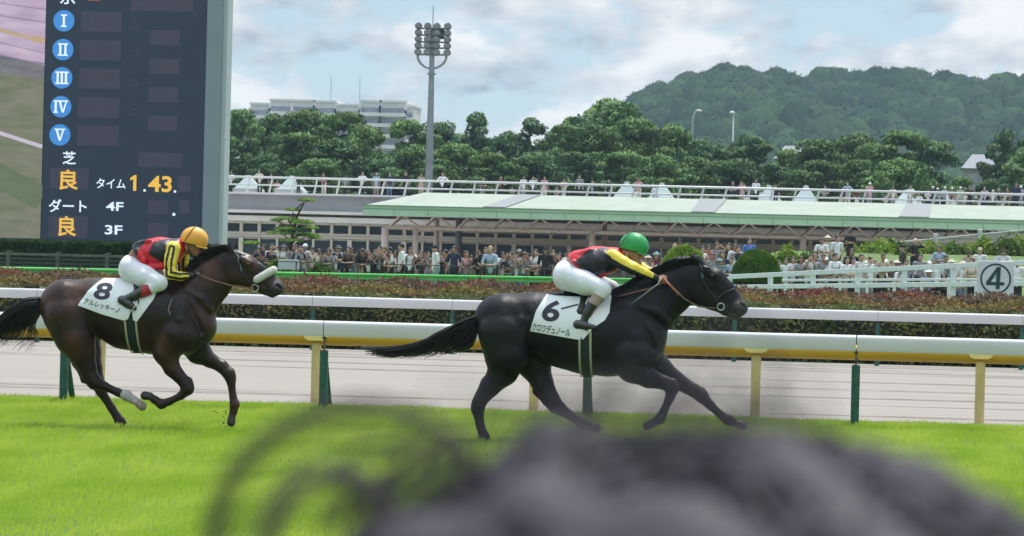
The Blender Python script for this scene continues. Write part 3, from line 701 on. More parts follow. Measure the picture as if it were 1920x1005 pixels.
VEINS8 = [[.012, (250 + 14 * i, 575 + i, 1.2, -.285), (246 + 14 * i, 625 + i, 1.6, -.285)] for i in range(-3, 0)]
H8 = dict(Y=35.6, relief=[[(146, 680, 8, -.12), (156, 698, 5, -.11), (161, 713, 6, -.11)], [(160, 700, 6, .12), (164, 720, 5.5, .12)], [(358, 714, 8, -.12), (361, 724, 7.5, -.12)], [(428, 698, 8, .13), (432, 708, 7, .12)], [(132, 560, 14, -.235), (112, 590, 16, -.23), (118, 625, 14, -.205)], [(160, 572, 13, -.245), (158, 610, 17, -.235), (163, 645, 12, -.2)], [(352, 545, 9, -.13), (380, 560, 9, -.13), (398, 580, 7, -.11)], [(335, 640, 12, -.21), (318, 655, 9, -.19)], [(330, 560, 10, -.2), (345, 600, 12, -.235), (352, 625, 12, -.23)]], ref=(200, 808), coat=m_coat_bay, label='dark bay race horse number 8 with a white fleece noseband, behind at the left',
    trunk=[[(120, 573, 48, 0, .95), (178, 576, 54, 0, .9), (240, 588, 64, 0, .86), (292, 592, 71, 0, .80), (338, 598, 63, 0, .74), (352, 612, 47, 0, .8)],
           [(232, 612, 42, 0, 1.1), (300, 616, 47, 0, .95)],
           [(210, 545, 22, 0, .9), (262, 541, 22, 0, .8), (312, 537, 17, 0, .55), (345, 528, 20, 0, .5)],
           [(340, 575, 56, 0, .62), (366, 556, 49, 0, .52), (396, 528, 39, 0, .46), (424, 497, 30, 0, .44)],
           [(356, 632, 32, -.09), (368, 612, 36, 0, 1.2), (356, 632, 32, .09)],
           [(126, 560, 37, -.10), (165, 562, 30, -.09)], [(126, 560, 37, .10), (165, 562, 30, .09)]],
    legs=[[(132, 592, 47, -.12), (147, 632, 39, -.14), (158, 658, 28, -.13), (168, 685, 18, -.12), (173, 704, 15.5, -.11), (182, 716, 14, -.11), (198, 723, 8.8, -.10), (225, 735, 7.5, -.10), (241, 741, 10, -.10), (254, 749, 7.5, -.10), (262, 754, 7.5, -.10)],
          [(132, 592, 45, .12), (147, 632, 37, .14), (158, 658, 27, .13), (169, 690, 18, .12), (176, 716, 15, .12), (185, 735, 9.6, .12), (204, 765, 7.6, .12), (221, 792, 9.8, .12), (229, 801, 7.5, .12)],
          [(335, 628, 38, -.13), (316, 660, 25, -.13), (327, 690, 15.5, -.13), (352, 718, 11.5, -.12), (356, 729, 11.5, -.12), (344, 741, 7.4, -.12), (322, 752, 6.8, -.12), (307, 757, 9, -.12), (295, 749, 7.2, -.12), (288, 744, 7.2, -.12)],
          [(350, 630, 36, .12), (368, 660, 24, .13), (388, 675, 14.5, .13), (412, 688, 12, .13), (425, 702, 11.5, .12), (429, 714, 8.6, .12), (433, 745, 6.7, .12), (436, 759, 9.2, .12), (434, 772, 7, .12), (432, 779, 7, .12)]],
    head=[[(424, 497, 30, 0, .46), (440, 494, 26, 0, .56), (458, 500, 25, 0, .60), (480, 512, 21, 0, .58), (500, 525, 16.5, 0, .58), (516, 538, 16.5, 0, .66)],
          [(440, 515, 22, 0, .75), (462, 521, 17, 0, .7), (497, 543, 10, 0, .8), (511, 551, 8, 0, 1.0)],
          [(516, 540, 14, -.022), (521, 541, 12, -.022)], [(516, 540, 14, .022), (521, 541, 12, .022)],
          [(455, 487, 9, -.062), (470, 494, 8, -.058)], [(455, 487, 9, .062), (470, 494, 8, .058)]],
    ears=[[(434, 474, 7.5, -.045, .6), (431, 463, 6, -.055, .5), (434, 451, 2.0, -.06, .5)], [(440, 474, 7, .045, .6), (440, 463, 5.5, .05, .5), (444, 453, 2.0, .05, .5)]],
    bumps=[(466, 491, -.070, 8, .018, 3, 20, .008), (487, 520, -.058, 16, .014, 3, 35, .012), (448, 512, -.055, 17, .035, 20, 0), (448, 512, .055, 17, .035, 20, 0), (466, 497, -.078, 5, .02, 5, 0, .012), (326, 610, -.16, 26, .09, 50, 15, .05), (326, 610, .16, 26, .09, 50, 15, .05)],
    dents=[[.02, (188, 600, 5, -.31), (200, 640, 6, -.28)], [.03, (357, 560, 5, -.23), (375, 600, 5, -.22), (384, 622, 5, -.2)], [.012, (523, 536, 3.6, -.064), (526, 540, 3.0, -.055)], [.01, (503, 548, 2.2, -.052), (523, 552, 2.0, -.045)], [.03, (160, 545, 7, -.30), (172, 556, 6, -.30)]],
    hooves=[((263, 755), (270, 761), 7.8, 9, -.10, m_hoofp), ((232, 803), (241, 805), 7.6, 8.5, .12, m_hoof), ((286, 742), (276, 741), 7.6, 8.5, -.12, m_hoof), ((431, 781), (429.5, 793), 7.4, 8.3, .12, m_hoof)],
    socks=[[(236, 722), (246, 728), (270, 742), (285, 752), (270, 775), (252, 768), (228, 752)]], socky=-.03, rust=[], muzzle=[(508, 530), (520, 515), (545, 535), (540, 560), (510, 570), (498, 550)],
    eye=(468, 495),
    tail=[[(76, 558, .0), (48, 563, -.02), (18, 581, -.02), (-12, 606, 0), (-45, 622, .0)], [(74, 568, .0), (45, 577, -.03), (15, 598, -.02), (-14, 618, 0), (-50, 640, .0)], [(77, 576, .0), (58, 588, -.02), (36, 606, -.02), (8, 625, 0), (-26, 642, .0)], [(78, 580, 0), (70, 596, -.02), (66, 614, -.02), (72, 632, -.02), (60, 662, -.02)]],
    mane=[[(364, 505, -.01), (350, 500, -.02), (336, 508, -.03)], [(388, 484, -.01), (376, 476, -.03), (360, 482, -.05)], [(408, 466, -.01), (396, 459, -.04), (382, 470, -.06)], [(424, 459, 0), (410, 454, -.04), (396, 470, -.06)], [(436, 462, 0), (424, 455, -.03), (412, 468, -.06)]],
    cloth=[(197, 521), (232, 522), (262, 528), (266, 560), (252, 598), (243, 600), (200, 588), (159, 572), (175, 545)],
    cloth_front=[(262, 545), (300, 536), (306, 540), (298, 562), (284, 582), (269, 602), (262, 600), (258, 570)],
    num=('8', (203, 545.5), 32, 33, R(6), .12), nm=('アルレッキーノ', (203, 573), 72, 11, R(14)),
    girth=((256, 585), (259, 666), 17), saddle=[[(232, 527, 9, 0, 2.0), (262, 527, 8, 0, 1.8), (292, 528, 9, 0, 1.5)], [(262, 528, 8, -.13), (264, 560, 10, -.265, .5)], [(262, 528, 8, .13), (264, 560, 10, .265, .5)]],
    straps=[([(440, 472), (452, 484), (453, 507), (470, 530), (487, 541)], .0085, m_strap, 'bridle'), ([(449, 484), (454, 500), (456, 510)], .0075, m_tealstrap, 'cheek_strap', .006), ([(443, 476), (462, 478)], .008, m_strap, 'browband'),
            ([(331, 560), (326, 580), (330, 590)], .007, m_tealstrap, 'breast_strap'), ([(478, 545), (492, 535), (512, 520)], .007, m_strap, 'lower_noseband')],
    rein=[[(479, 541, -.06), (440, 536, -.13), (400, 524, -.17), (374, 513, -.14)]], bit=(480, 540), fleece=((484, 524), (512, 507), 7.4))
H6 = dict(Y=35.0, relief=[[(912, 712, 6.5, -.12), (899, 738, 4.5, -.12), (891, 757, 5, -.12)], [(1000, 735, 5, .12), (1020, 756, 4, .12), (1033, 770, 5, .12)], [(1264, 716, 7.5, -.12), (1266, 726, 7.5, -.12)], [(1314, 733, 7.5, .13), (1318, 742, 7, .12)], [(950, 590, 14, -.235), (925, 620, 16, -.23), (930, 655, 14, -.205)], [(982, 602, 13, -.245), (975, 640, 17, -.235), (975, 675, 12, -.2)], [(1200, 575, 9, -.14), (1232, 585, 9, -.14), (1252, 600, 7, -.11)], [(1205, 675, 12, -.21), (1190, 688, 9, -.19)], [(1165, 590, 10, -.2), (1188, 630, 12, -.235), (1195, 655, 12, -.23)]], ref=(1050, 830), coat=m_coat_black, label='black race horse number 6 in the lead, stretched out beside the rail',
    trunk=[[(938, 600, 49, 0, .95), (1000, 604, 54, 0, .9), (1052, 618, 66, 0, .86), (1102, 626, 73, 0, .80), (1165, 632, 70, 0, .74), (1188, 640, 55, 0, .8)],
           [(1062, 645, 44, 0, 1.1), (1140, 654, 50, 0, .95)],
           [(1020, 576, 24, 0, .9), (1080, 573, 22, 0, .8), (1140, 568, 20, 0, .55), (1170, 556, 22, 0, .5)],
           [(1185, 602, 60, 0, .62), (1212, 578, 55, 0, .50), (1250, 552, 43, 0, .44), (1290, 530, 36, 0, .42)],
           [(1205, 662, 34, -.09), (1209, 632, 38, 0, 1.2), (1205, 662, 34, .09)],
           [(945, 590, 37, -.10), (985, 592, 32, -.09)], [(945, 590, 37, .10), (985, 592, 32, .09)]],
    legs=[[(948, 625, 49, -.12), (953, 665, 42, -.14), (946, 695, 28, -.13), (922, 724, 18.5, -.12), (902, 752, 12.5, -.12), (898, 766, 11.8, -.11), (902, 795, 7.8, -.10), (910, 819, 10, -.10), (918, 830, 7.5, -.10)],
          [(975, 640, 45, .12), (998, 680, 33, .14), (1013, 715, 21, .13), (1032, 748, 14.5, .12), (1046, 766, 12.5, .12), (1072, 783, 8, .12), (1093, 796, 9.6, .12), (1103, 800, 7.5, .12)],
          [(1180, 662, 38, -.13), (1188, 690, 27, -.13), (1218, 708, 18.5, -.13), (1250, 718, 12.5, -.12), (1262, 727, 12, -.12), (1257, 745, 8.2, -.12), (1246, 770, 7.2, -.12), (1240, 783, 9.4, -.12), (1228, 791, 7.4, -.12)],
          [(1200, 665, 38, .12), (1232, 692, 26, .13), (1264, 712, 16.5, .13), (1300, 733, 12.5, .13), (1315, 744, 12, .12), (1330, 760, 8.4, .12), (1352, 780, 7.3, .12), (1364, 788, 9.6, .12), (1378, 794, 7.4, .12)]],
    head=[[(1290, 530, 36, 0, .44), (1312, 524, 32, 0, .52), (1336, 530, 27, 0, .60), (1356, 546, 22.5, 0, .58), (1372, 563, 18, 0, .60), (1384, 577, 17.5, 0, .68)],
          [(1310, 546, 26, 0, .72), (1336, 560, 21, 0, .68), (1362, 580, 12, 0, .8), (1379, 590, 9, 0, 1.0)],
          [(1385, 577, 14.5, -.024), (1389, 577, 12.5, -.024)], [(1385, 577, 14.5, .024), (1389, 577, 12.5, .024)],
          [(1322, 507, 9, -.064), (1340, 517, 8, -.060)], [(1322, 507, 9, .064), (1340, 517, 8, .060)]],
    ears=[[(1316, 497, 8, -.045, .6), (1304, 486, 6.5, -.06, .5), (1293, 476, 2.2, -.065, .5)], [(1318, 495, 7.5, .04, .6), (1308, 484, 6, .05, .5), (1299, 475, 2.2, .05, .5)]],
    bumps=[(1334, 512, -.070, 9, .018, 3, 25, .008), (1358, 552, -.060, 18, .014, 3.5, 42, .012), (1315, 545, -.058, 20, .035, 23, 0), (1315, 545, .058, 20, .035, 23, 0), (1334, 517, -.078, 5.5, .02, 5, 0, .012), (1165, 645, -.16, 28, .09, 52, 15, .05), (1165, 645, .16, 28, .09, 52, 15, .05)],
    dents=[[.03, (1008, 625, 6, -.31), (1012, 665, 6, -.28)], [.03, (1200, 590, 5, -.25), (1222, 635, 5, -.23), (1228, 652, 5, -.2)], [.012, (1392, 571, 3.8, -.066), (1395, 576, 3.2, -.057)], [.01, (1372, 586, 2.2, -.054), (1394, 591, 2.0, -.047)], [.035, (985, 572, 8, -.29), (993, 590, 7, -.30)]],
    hooves=[((920, 832), (928, 835), 7.6, 9, -.10, m_hoof), ((1105, 801), (1116, 803), 7.6, 9, .12, m_hoof), ((1226, 792), (1215, 797), 7.6, 8.6, -.12, m_hoof), ((1381, 795), (1391, 799), 7.4, 8.6, .12, m_hoof)],
    muzzle=[(1376, 565), (1390, 552), (1415, 575), (1408, 605), (1380, 612), (1366, 590)],
    eye=(1336, 516),
    tail=[[(893, 592, .0), (862, 604, -.03), (828, 622, -.02), (772, 646, 0), (700, 652, .0), (672, 648, 0)], [(893, 600, .0), (860, 616, -.03), (820, 636, -.02), (775, 652, 0), (725, 662, .0), (690, 662, 0)], [(894, 606, .0), (868, 626, -.03), (838, 644, -.02), (790, 658, 0), (740, 668, .0), (716, 668, 0)], [(897, 612, 0), (884, 632, -.02), (868, 640, -.02), (846, 644, 0), (822, 660, 0), (800, 668, 0)], [(896, 612, 0), (892, 632, -.02), (886, 646, 0), (878, 652, -.02), (866, 656, 0), (858, 662, 0)]],
    mane=[[(1180, 545, 0), (1162, 538, -.02), (1148, 544, -.04)], [(1215, 522, -.01), (1195, 513, -.02), (1175, 528, -.04)], [(1240, 506, -.01), (1222, 500, -.03), (1204, 516, -.05)], [(1262, 495, -.01), (1246, 488, -.04), (1228, 502, -.06)], [(1282, 487, 0), (1266, 479, -.04), (1246, 492, -.06)], [(1300, 486, 0), (1284, 478, -.03), (1264, 488, -.06)], [(1312, 492, 0), (1300, 480, -.03), (1288, 482, -.05)]],
    cloth=[(1027, 551), (1044, 554), (1090, 556), (1098, 590), (1094, 636), (1085, 635), (1045, 628), (999, 620), (1010, 582)],
    cloth_front=[(1090, 560), (1140, 550), (1148, 554), (1146, 585), (1138, 600), (1118, 613), (1098, 636), (1090, 622)],
    num=('6', (1039, 582), 33, 40, R(4), .12), nm=('クロワデュノール', (1039, 617), 72, 15, R(8)),
    girth=((1102, 620), (1101, 702), 16), saddle=[[(1060, 552, 8, 0, 2.0), (1095, 554, 8, 0, 1.8), (1135, 553, 10, 0, 1.5)], [(1098, 556, 8, -.13), (1094, 585, 10, -.265, .5)], [(1098, 556, 8, .13), (1094, 585, 10, .265, .5)]],
    straps=[([(1312, 494), (1320, 510), (1320, 530), (1342, 562), (1350, 574)], .0085, m_strap, 'bridle'), ([(1316, 512), (1319, 522)], .010, m_tealstrap, 'cheek_strap', .006), ([(1316, 500), (1332, 503)], .008, m_strap, 'browband'), ([(1057, 578), (1072, 574), (1088, 570)], .007, m_print, 'cloth_strap', .022, False),
            ([(1345, 560), (1362, 548), (1377, 542)], .011, m_strap, 'noseband')],
    rein=[[(1342, 578, -.06), (1310, 575, -.10), (1285, 560, -.17), (1252, 527, -.14)], [(1252, 527, -.14), (1220, 541, -.17), (1190, 548, -.17), (1160, 556, -.12)]], bit=(1352, 575))
horse8, fr8, fld8 = make_horse(H8)
def patch(m_, fr, spots, col):
    """natural lighter brown hair on flank and muzzle of the bay"""
    t = m_.node_tree; n = t.nodes; l = t.links; b = n['Principled BSDF']; src = b.inputs['Base Color'].links[0].from_socket
    for (px, py, r_) in spots:
        x, z = fr(px, py); tcn = n.new('ShaderNodeTexCoord'); mp_ = n.new('ShaderNodeMapping'); mp_.inputs['Location'].default_value = (-x / r_, .0, -z / r_ * .8); mp_.inputs['Scale'].default_value = (1 / r_, .6 / r_ * 0 + .5, .8 / r_)
        gt = n.new('ShaderNodeTexGradient'); gt.gradient_type = 'SPHERICAL'; mx_ = n.new('ShaderNodeMixRGB'); mx_.inputs[2].default_value = (*col, 1)
        l.new(tcn.outputs['Object'], mp_.inputs[0]); l.new(mp_.outputs[0], gt.inputs[0]); l.new(gt.outputs[0], mx_.inputs[0]); l.new(src, mx_.inputs[1]); src = mx_.outputs[0]
    l.new(src, b.inputs['Base Color'])
patch(m_coat_bay, fr8, [(156, 556, .17), (150, 640, .14), (312, 640, .13), (470, 490, .10), (528, 540, .07), (395, 505, .16)], (0.085, 0.034, 0.020))
horse6, fr6, fld6 = make_horse(H6)
m_skin = mat('skin', (0.42, 0.24, 0.17), 0.5, var=.10, scale=18, spec=.35)
m_skin_tan = mat('tanned_skin', (0.30, 0.155, 0.10), 0.5, var=.10, scale=18, spec=.35)
m_hair = mat('black_hair', (0.012, 0.011, 0.011), 0.45, var=.5, scale=60, bump=.4, bscale=120)
m_red = mat('silk_red', (0.62, 0.012, 0.028), 0.38, var=.10, scale=8, bump=.65, bscale=17)
m_black = mat('silk_black', (0.012, 0.011, 0.018), 0.42, var=.2, scale=8, bump=.65, bscale=17)
m_yel = mat('silk_yellow', (0.80, 0.62, 0.06), 0.4, var=.08, scale=8, bump=.65, bscale=17)
m_breech = mat('white_breeches', (0.70, 0.71, 0.76), 0.6, var=.04, scale=10, bump=.5, bscale=9)
m_boot = mat('riding_boot', (0.010, 0.010, 0.012), 0.16, var=.2, scale=10, coat=.6)
m_orange = mat('helmet_cover_orange', (0.78, 0.37, 0.05), 0.42, var=.05, scale=10, bump=.1, bscale=20)
m_green = mat('helmet_cover_green', (0.02, 0.30, 0.075), 0.42, var=.06, scale=10, bump=.1, bscale=20)
m_darkband = mat('helmet_band', (0.012, 0.02, 0.02), 0.5)
m_cuffred = mat('boot_top_red', (0.36, 0.02, 0.03), 0.5, var=.1, scale=12)
m_beige = mat('beige_gaiter', (0.33, 0.25, 0.20), 0.8, var=.12, scale=14)
m_glove = mat('black_glove', (0.014, 0.013, 0.014), 0.6, col2=(.5, .5, .48), scale=30, ramp=(.60, .64))
m_goggle = mat('goggle_lens', (0.02, 0.018, 0.018), 0.08, coat=1)

def hand_prims(fr, wrist, knuck, y, s=1.0, side_=-1):
    """closed hand on a rein: palm, four bent fingers of unequal length and a thumb along the side"""
    pr = []; wx, wz = fr(*wrist); kx, kz = fr(*knuck); d = np.array([kx - wx, 0, kz - wz]); ln = np.linalg.norm(d); d /= ln
    up = np.array([-d[2], 0, d[0]]); lat = np.array([0, 1.0, 0]) * side_
    W = np.array([wx, y, wz]); K = np.array([kx, y, kz])
    pr.append(cap(W, .026 * s, W + d * ln * .55, .030 * s, 1, .02)); 
    for i, (o, l) in enumerate(zip((.030, .010, -.010, -.028), (.9, 1.0, .94, .78))):
        b = W + d * ln * .55 + up * o * s; m = b + d * .036 * l * s + lat * .012; e = m - up * .006 - lat * .036 * l * s + d * .004; t_ = e - d * .022 * l * s - lat * .006
        pr += [cap(b, .0105 * s, m, .0095 * s, 1, .006), cap(m, .0095 * s, e, .0088 * s, 1, .004), cap(e, .0088 * s, t_, .0078 * s, 1, .004)]
    b = W + d * ln * .25 + up * .026 * s; m = b + d * .032 * s + up * .014 * s + lat * .006; e = m + d * .030 * s - up * .004 * s
    pr += [cap(b, .012 * s, m, .0105 * s, 1, .008), cap(m, .0105 * s, e, .0085 * s, 1, .005)]
    return pr
def make_jockey(D, fr, fld, horse, loc):
    t = empty('jockey', loc); tag(t, D['label'], 'jockey', 'jockeys riding the race horses')
    def mir(pts): return [(p[0] + D.get('mx', 0), p[1], p[2], -p[3]) + tuple(p[4:]) for p in pts]
    body = []
    body += chain(fr, [(p[0], p[1], p[2] * .86, *p[3:]) for p in D['torso']], k=.05)
    for c in (D['thigh'], D['shin'], D['arm']):
        for cc in (c, mir(c)): body += chain(fr, [(p[0], p[1], p[2] * .78, *p[3:]) for p in cc], k=.02)
    for c in D['skull']: body += chain(fr, c, k=.012)
    hy = D['hand'][2]
    body += hand_prims(fr, D['hand'][0], D['hand'][1], hy, 1.0, -1) + hand_prims(fr, (D['hand'][0][0] + D.get('mx', 0), D['hand'][0][1]), (D['hand'][1][0] + D.get('mx', 0), D['hand'][1][1]), -hy, 1.0, 1)
    hb = fr(*D['hand'][0])[0] - .01
    bx, _ = sculpt('body', body, .0072, [D['skin'], D['handmat']], t, lambda c: ((c[:, 0] > hb) & (np.abs(c[:, 1]) > .03) & (c[:, 2] < fr(*D['hand'][0])[1] + .08)).astype(int))
    # jacket body
    jp = chain(fr, D['torso'], k=.05) + chain(fr, D['collar'], k=.02)
    for c in D['folds']: jp += chain(fr, c, k=.02)
    polys = [[fr(*p) for p in q] for q in D['black']]
    def reg(c):
        mi = np.zeros(len(c), int)
        for q in polys: mi[inpoly(c[:, 0], c[:, 2], q)] = 1
        return mi
    hipx, hipz = fr(*D['waistcut'][0]); hx2, hz2 = fr(*D['waistcut'][1])
    cutf = lambda c: ((c[:, 0] - hipx) * (hz2 - hipz) - (c[:, 2] - hipz) * (hx2 - hipx)) < 0
    sculpt('jacket', jp, .0085, [m_red, m_black], t, reg, cutf, relax=1)
    # breeches (hips and both thighs down to the cuff)
    bp = chain(fr, D['hips'], k=.04)
    for c in (D['thigh'], mir(D['thigh'])): bp += chain(fr, [(p[0], p[1], p[2] * 1.04, *p[3:]) for p in c], k=.035)
    for c in (D['shin'][:2], mir(D['shin'][:2])): bp += chain(fr, [(p[0], p[1], p[2] * 1.02, *p[3:]) for p in c], k=.02)
    sculpt('breeches', bp, .0095, m_breech, t, relax=1)
    for mm in (lambda c: c, mir):
        sl = mm(D['arm']); fb = chain(fr, sl, k=.02)
        for c in D['sfolds']: fb += chain(fr, mm(c), k=.012)
        P = [fr(p[0], p[1]) for p in sl]
        def sreg(c):
            best = np.full(len(c), 9.0); dd = np.zeros(len(c))
            for (x0, z0), (x1, z1) in zip(P, P[1:]):
                L2 = (x1 - x0) ** 2 + (z1 - z0) ** 2; q = np.clip(((c[:, 0] - x0) * (x1 - x0) + (c[:, 2] - z0) * (z1 - z0)) / L2, 0, 1)
                ex, ez = c[:, 0] - x0 - q * (x1 - x0), c[:, 2] - z0 - q * (z1 - z0); d_ = np.hypot(ex, ez); s_ = np.sign((x1 - x0) * ez - (z1 - z0) * ex)
                m = d_ < best; best[m] = d_[m]; dd[m] = (d_ * s_)[m]
            return D['stripe'](dd)
        sculpt('sleeve', fb, .0075, [m_yel, m_black], t, sreg)
        g = mm(D['cuff']); sculpt('boot_top', chain(fr, g, k=.01), .009, D['cuffmat'], t)
        b = mm(D['boot']); sculpt('boot', chain(fr, b, k=.015) + chain(fr, mm(D['foot']), k=.015), .0075, m_boot, t)
        w_ = mm(D['wrist']); sculpt('cuff', chain(fr, w_, k=.01), .007, m_black, t)
    # helmet
    (hx, hy_), hr = D['helmet']; X, Z = fr(hx, hy_); r = hr / PXM; ca = R(D['htilt'])
    ax = (math.cos(ca), -math.sin(ca))     # forward axis of the head in x, z
    hp = [ell((X, 0, Z), (r * 1.08, r * .86, r * .98), -ca, .02)]
    n_ = (ax[1], -ax[0]) ; nu = (-ax[1], ax[0])
    def cuth(c): return ((c[:, 0] - X) * nu[0] + (c[:, 2] - Z) * nu[1]) > -r * .42 - .18 * ((c[:, 0] - X) * ax[0] + (c[:, 2] - Z) * ax[1]) * 0
    hel, hf = sculpt('helmet', hp, .0075, D['hmat'], t, None, cuth)
    # brim band and peak
    pts = []
    for a in np.linspace(0, 2 * PI, 33):
        u = math.cos(a) * r * .985; v = math.sin(a) * r * .80; h = -r * .40
        pts.append((X + ax[0] * u + nu[0] * h, v, Z + ax[1] * u + nu[1] * h))
    MB().tube(pts, .007, 6, False).build('helmet_band', m_darkband, hel, True)
    pk = MB(); V = []
    for i, a in enumerate(np.linspace(-1.15, 1.15, 13)):
        for q in (0, 1):
            u = (r * .97 + q * .036 * math.cos(a * 1.1)) * math.cos(a); v = (r * .84 + q * .01) * math.sin(a) ; h = -r * .36 - q * .010
            V.append((X + ax[0] * u + nu[0] * h, v, Z + ax[1] * u + nu[1] * h))
    nn = len(V); V2 = V + [(x - nu[0] * .006, y, z - nu[1] * .006) for x, y, z in V]
    Fs = [(2 * i, 2 * i + 1, 2 * i + 3, 2 * i + 2) for i in range(12)] + [(nn + 2 * i, nn + 2 * i + 2, nn + 2 * i + 3, nn + 2 * i + 1) for i in range(12)] + [(2 * i + 1, nn + 2 * i + 1, nn + 2 * i + 3, 2 * i + 3) for i in range(12)]
    pk.add(V2, Fs).build('peak', D['hmat'], hel, True)
    # seam line over the crown (the goggle elastic), chin strap, goggles
    pts = [(X + ax[0] * r * D['seam'] + nu[0] * math.sin(a) * r * 1.0 + ax[0] * -.35 * r * (1 - math.sin(a)), math.cos(a) * r * .88, Z + ax[1] * r * D['seam'] + nu[1] * math.sin(a) * r * 1.0 + ax[1] * -.35 * r * (1 - math.sin(a))) for a in np.linspace(-.35, PI + .35, 25)]
    MB().tube(pts, .004, 6).build('seam', m_darkband, hel, True)
    sx, sz = fr(*D['strap'][0]); cx_, cz_ = fr(*D['strap'][1])
    for sg in (-1, 1): MB().tube([(sx, sg * .080, sz), ((sx + cx_) / 2 - .008, sg * .066, (sz + cz_) / 2), (cx_, sg * .025, cz_)], .006, 6).build('chin_strap', m_strap, t, True)
    gx, gz = fr(*D['goggle']); 
    gp = [cap((gx, -.045, gz), .020, (gx + .006, -.01, gz), .020, 1, .01), cap((gx, .045, gz), .020, (gx + .006, .01, gz), .020, 1, .01)]
    sculpt('goggles', gp, .006, m_goggle, t)
    # hair below the helmet at the nape
    nx_, nz_ = fr(*D['nape']); sculpt('hair', [ell((nx_, 0, nz_), (.045, .062, .045), 0, .02)], .01, m_hair, t)
    # stirrup iron hangs from the saddle: tack of the horse
    fx, fz = fr(*D['stirrup'])
    for sg in (-1, 1):
        y = sg * abs(D['foot'][0][3])
        a0 = R(D['sa']); M2 = lambda u, v: (fx + u * math.cos(a0) - v * math.sin(a0), fz + u * math.sin(a0) + v * math.cos(a0))
        ring = [(*M2(0, .0), 0)]
        pts = []
        for a in np.linspace(-.25 * PI, 1.25 * PI, 19):
            q = M2(0, .06 + .055 * math.sin(a)); pts.append((q[0], y + .06 * math.cos(a), q[1]))
        q0 = M2(0, .018); pts = [(q0[0], y + .052, q0[1])] + pts + [(q0[0], y - .052, q0[1])]
        st = MB().tube(pts, .006, 8); st.bar((q0[0], y - .055, q0[1]), (q0[0], y + .055, q0[1]), .035, .012, .003)
        st.build('stirrup', D['stmat'], horse, True)
        top = M2(0, .115); s2 = fr(*D['leather'])
        MB().tube([(top[0], y, top[1]), (s2[0], sg * .27, s2[1])], .008, 6).build('stirrup_leather', m_strap, horse, True)
    return t

J8 = dict(label='jockey with an orange helmet crouched in red, black and yellow silks on horse 8', skin=m_skin_tan, handmat=m_glove, mx=7,
    torso=[(252, 492, 22, 0, 1.25), (270, 476, 25, 0, 1.2), (300, 474, 28.5, 0, 1.15), (324, 470, 23, 0, 1.35), (334, 464, 15, 0, 1.9)],
    collar=[(338, 460, 13, 0, 1), (346, 460, 10, 0, 1)], waistcut=((250, 462), (282, 510)),
    folds=[[(262, 458, 5, -.1), (285, 452, 5, -.13)], [(285, 500, 6, -.14), (310, 500, 6, -.14)], [(262, 470, 5, -.17), (275, 490, 6, -.17)]],
    black=[[(240, 480), (244, 462), (262, 448), (286, 440), (276, 456), (266, 470), (262, 492)], [(285, 477), (292, 456), (306, 449), (336, 446), (336, 476), (322, 500), (300, 486)]],
    hips=[(247, 499, 23, 0, 1.2), (258, 500, 22, 0, 1.2)],
    thigh=[(250, 505, 24, -.10), (280, 520, 20, -.19), (310, 530, 14.5, -.275)],
    shin=[(309, 533, 13, -.275), (291, 541, 11, -.285), (256, 558, 7.5, -.30)],
    cuff=[(291, 541, 11.5, -.285), (279, 547, 11.3, -.29)], cuffmat=m_cuffred,
    boot=[(280, 546, 11.2, -.29), (262, 555, 8.8, -.30), (248, 560, 7.6, -.30)], foot=[(240, 562, 8.6, -.31), (252, 570, 8.0, -.31), (263, 577, 6.2, -.31)],
    arm=[(331, 466, 14.5, -.165), (327, 492, 11.5, -.215), (327, 514, 10, -.235), (345, 518, 8.5, -.18), (358, 517, 7, -.115)],
    sfolds=[[(322, 480, 5, -.25), (322, 500, 4.5, -.27)], [(333, 505, 4, -.27), (338, 515, 4, -.24)]],
    wrist=[(358, 517, 7.6, -.115), (364, 516, 7, -.10)], hand=((365, 515), (381, 511), -.085),
    stripe=lambda d: (((d > .010) & (d < .036)) | ((d < -.014) & (d > -.040))).astype(int),
    skull=[[(362, 456, 19.5, 0, .82), (366, 460, 18, 0, .82)], [(362, 466, 14, 0, .85), (369, 477, 9.5, 0, .9), (371, 483, 6, 0, 1.1)], [(380, 469, 2.2), (384, 475, 3.0)], [(377, 480, 3.2, 0, 1.8), (377.5, 482, 3, 0, 1.8)], [(379, 464, 4, -.028), (380, 464, 4, .028)],
           [(352, 463, 3.4, -.083, .5), (353, 468, 2.8, -.083, .5)], [(352, 463, 3.4, .083, .5), (353, 468, 2.8, .083, .5)], [(340, 462, 10), (356, 468, 10)]],
    helmet=((364.5, 449), 25), htilt=12, hmat=m_orange, seam=-.12, strap=((356, 468), (368, 487)), goggle=(376, 466), nape=(350, 464),
    stirrup=(259, 584), sa=-38, stmat=m_chrome, leather=(268, 545))
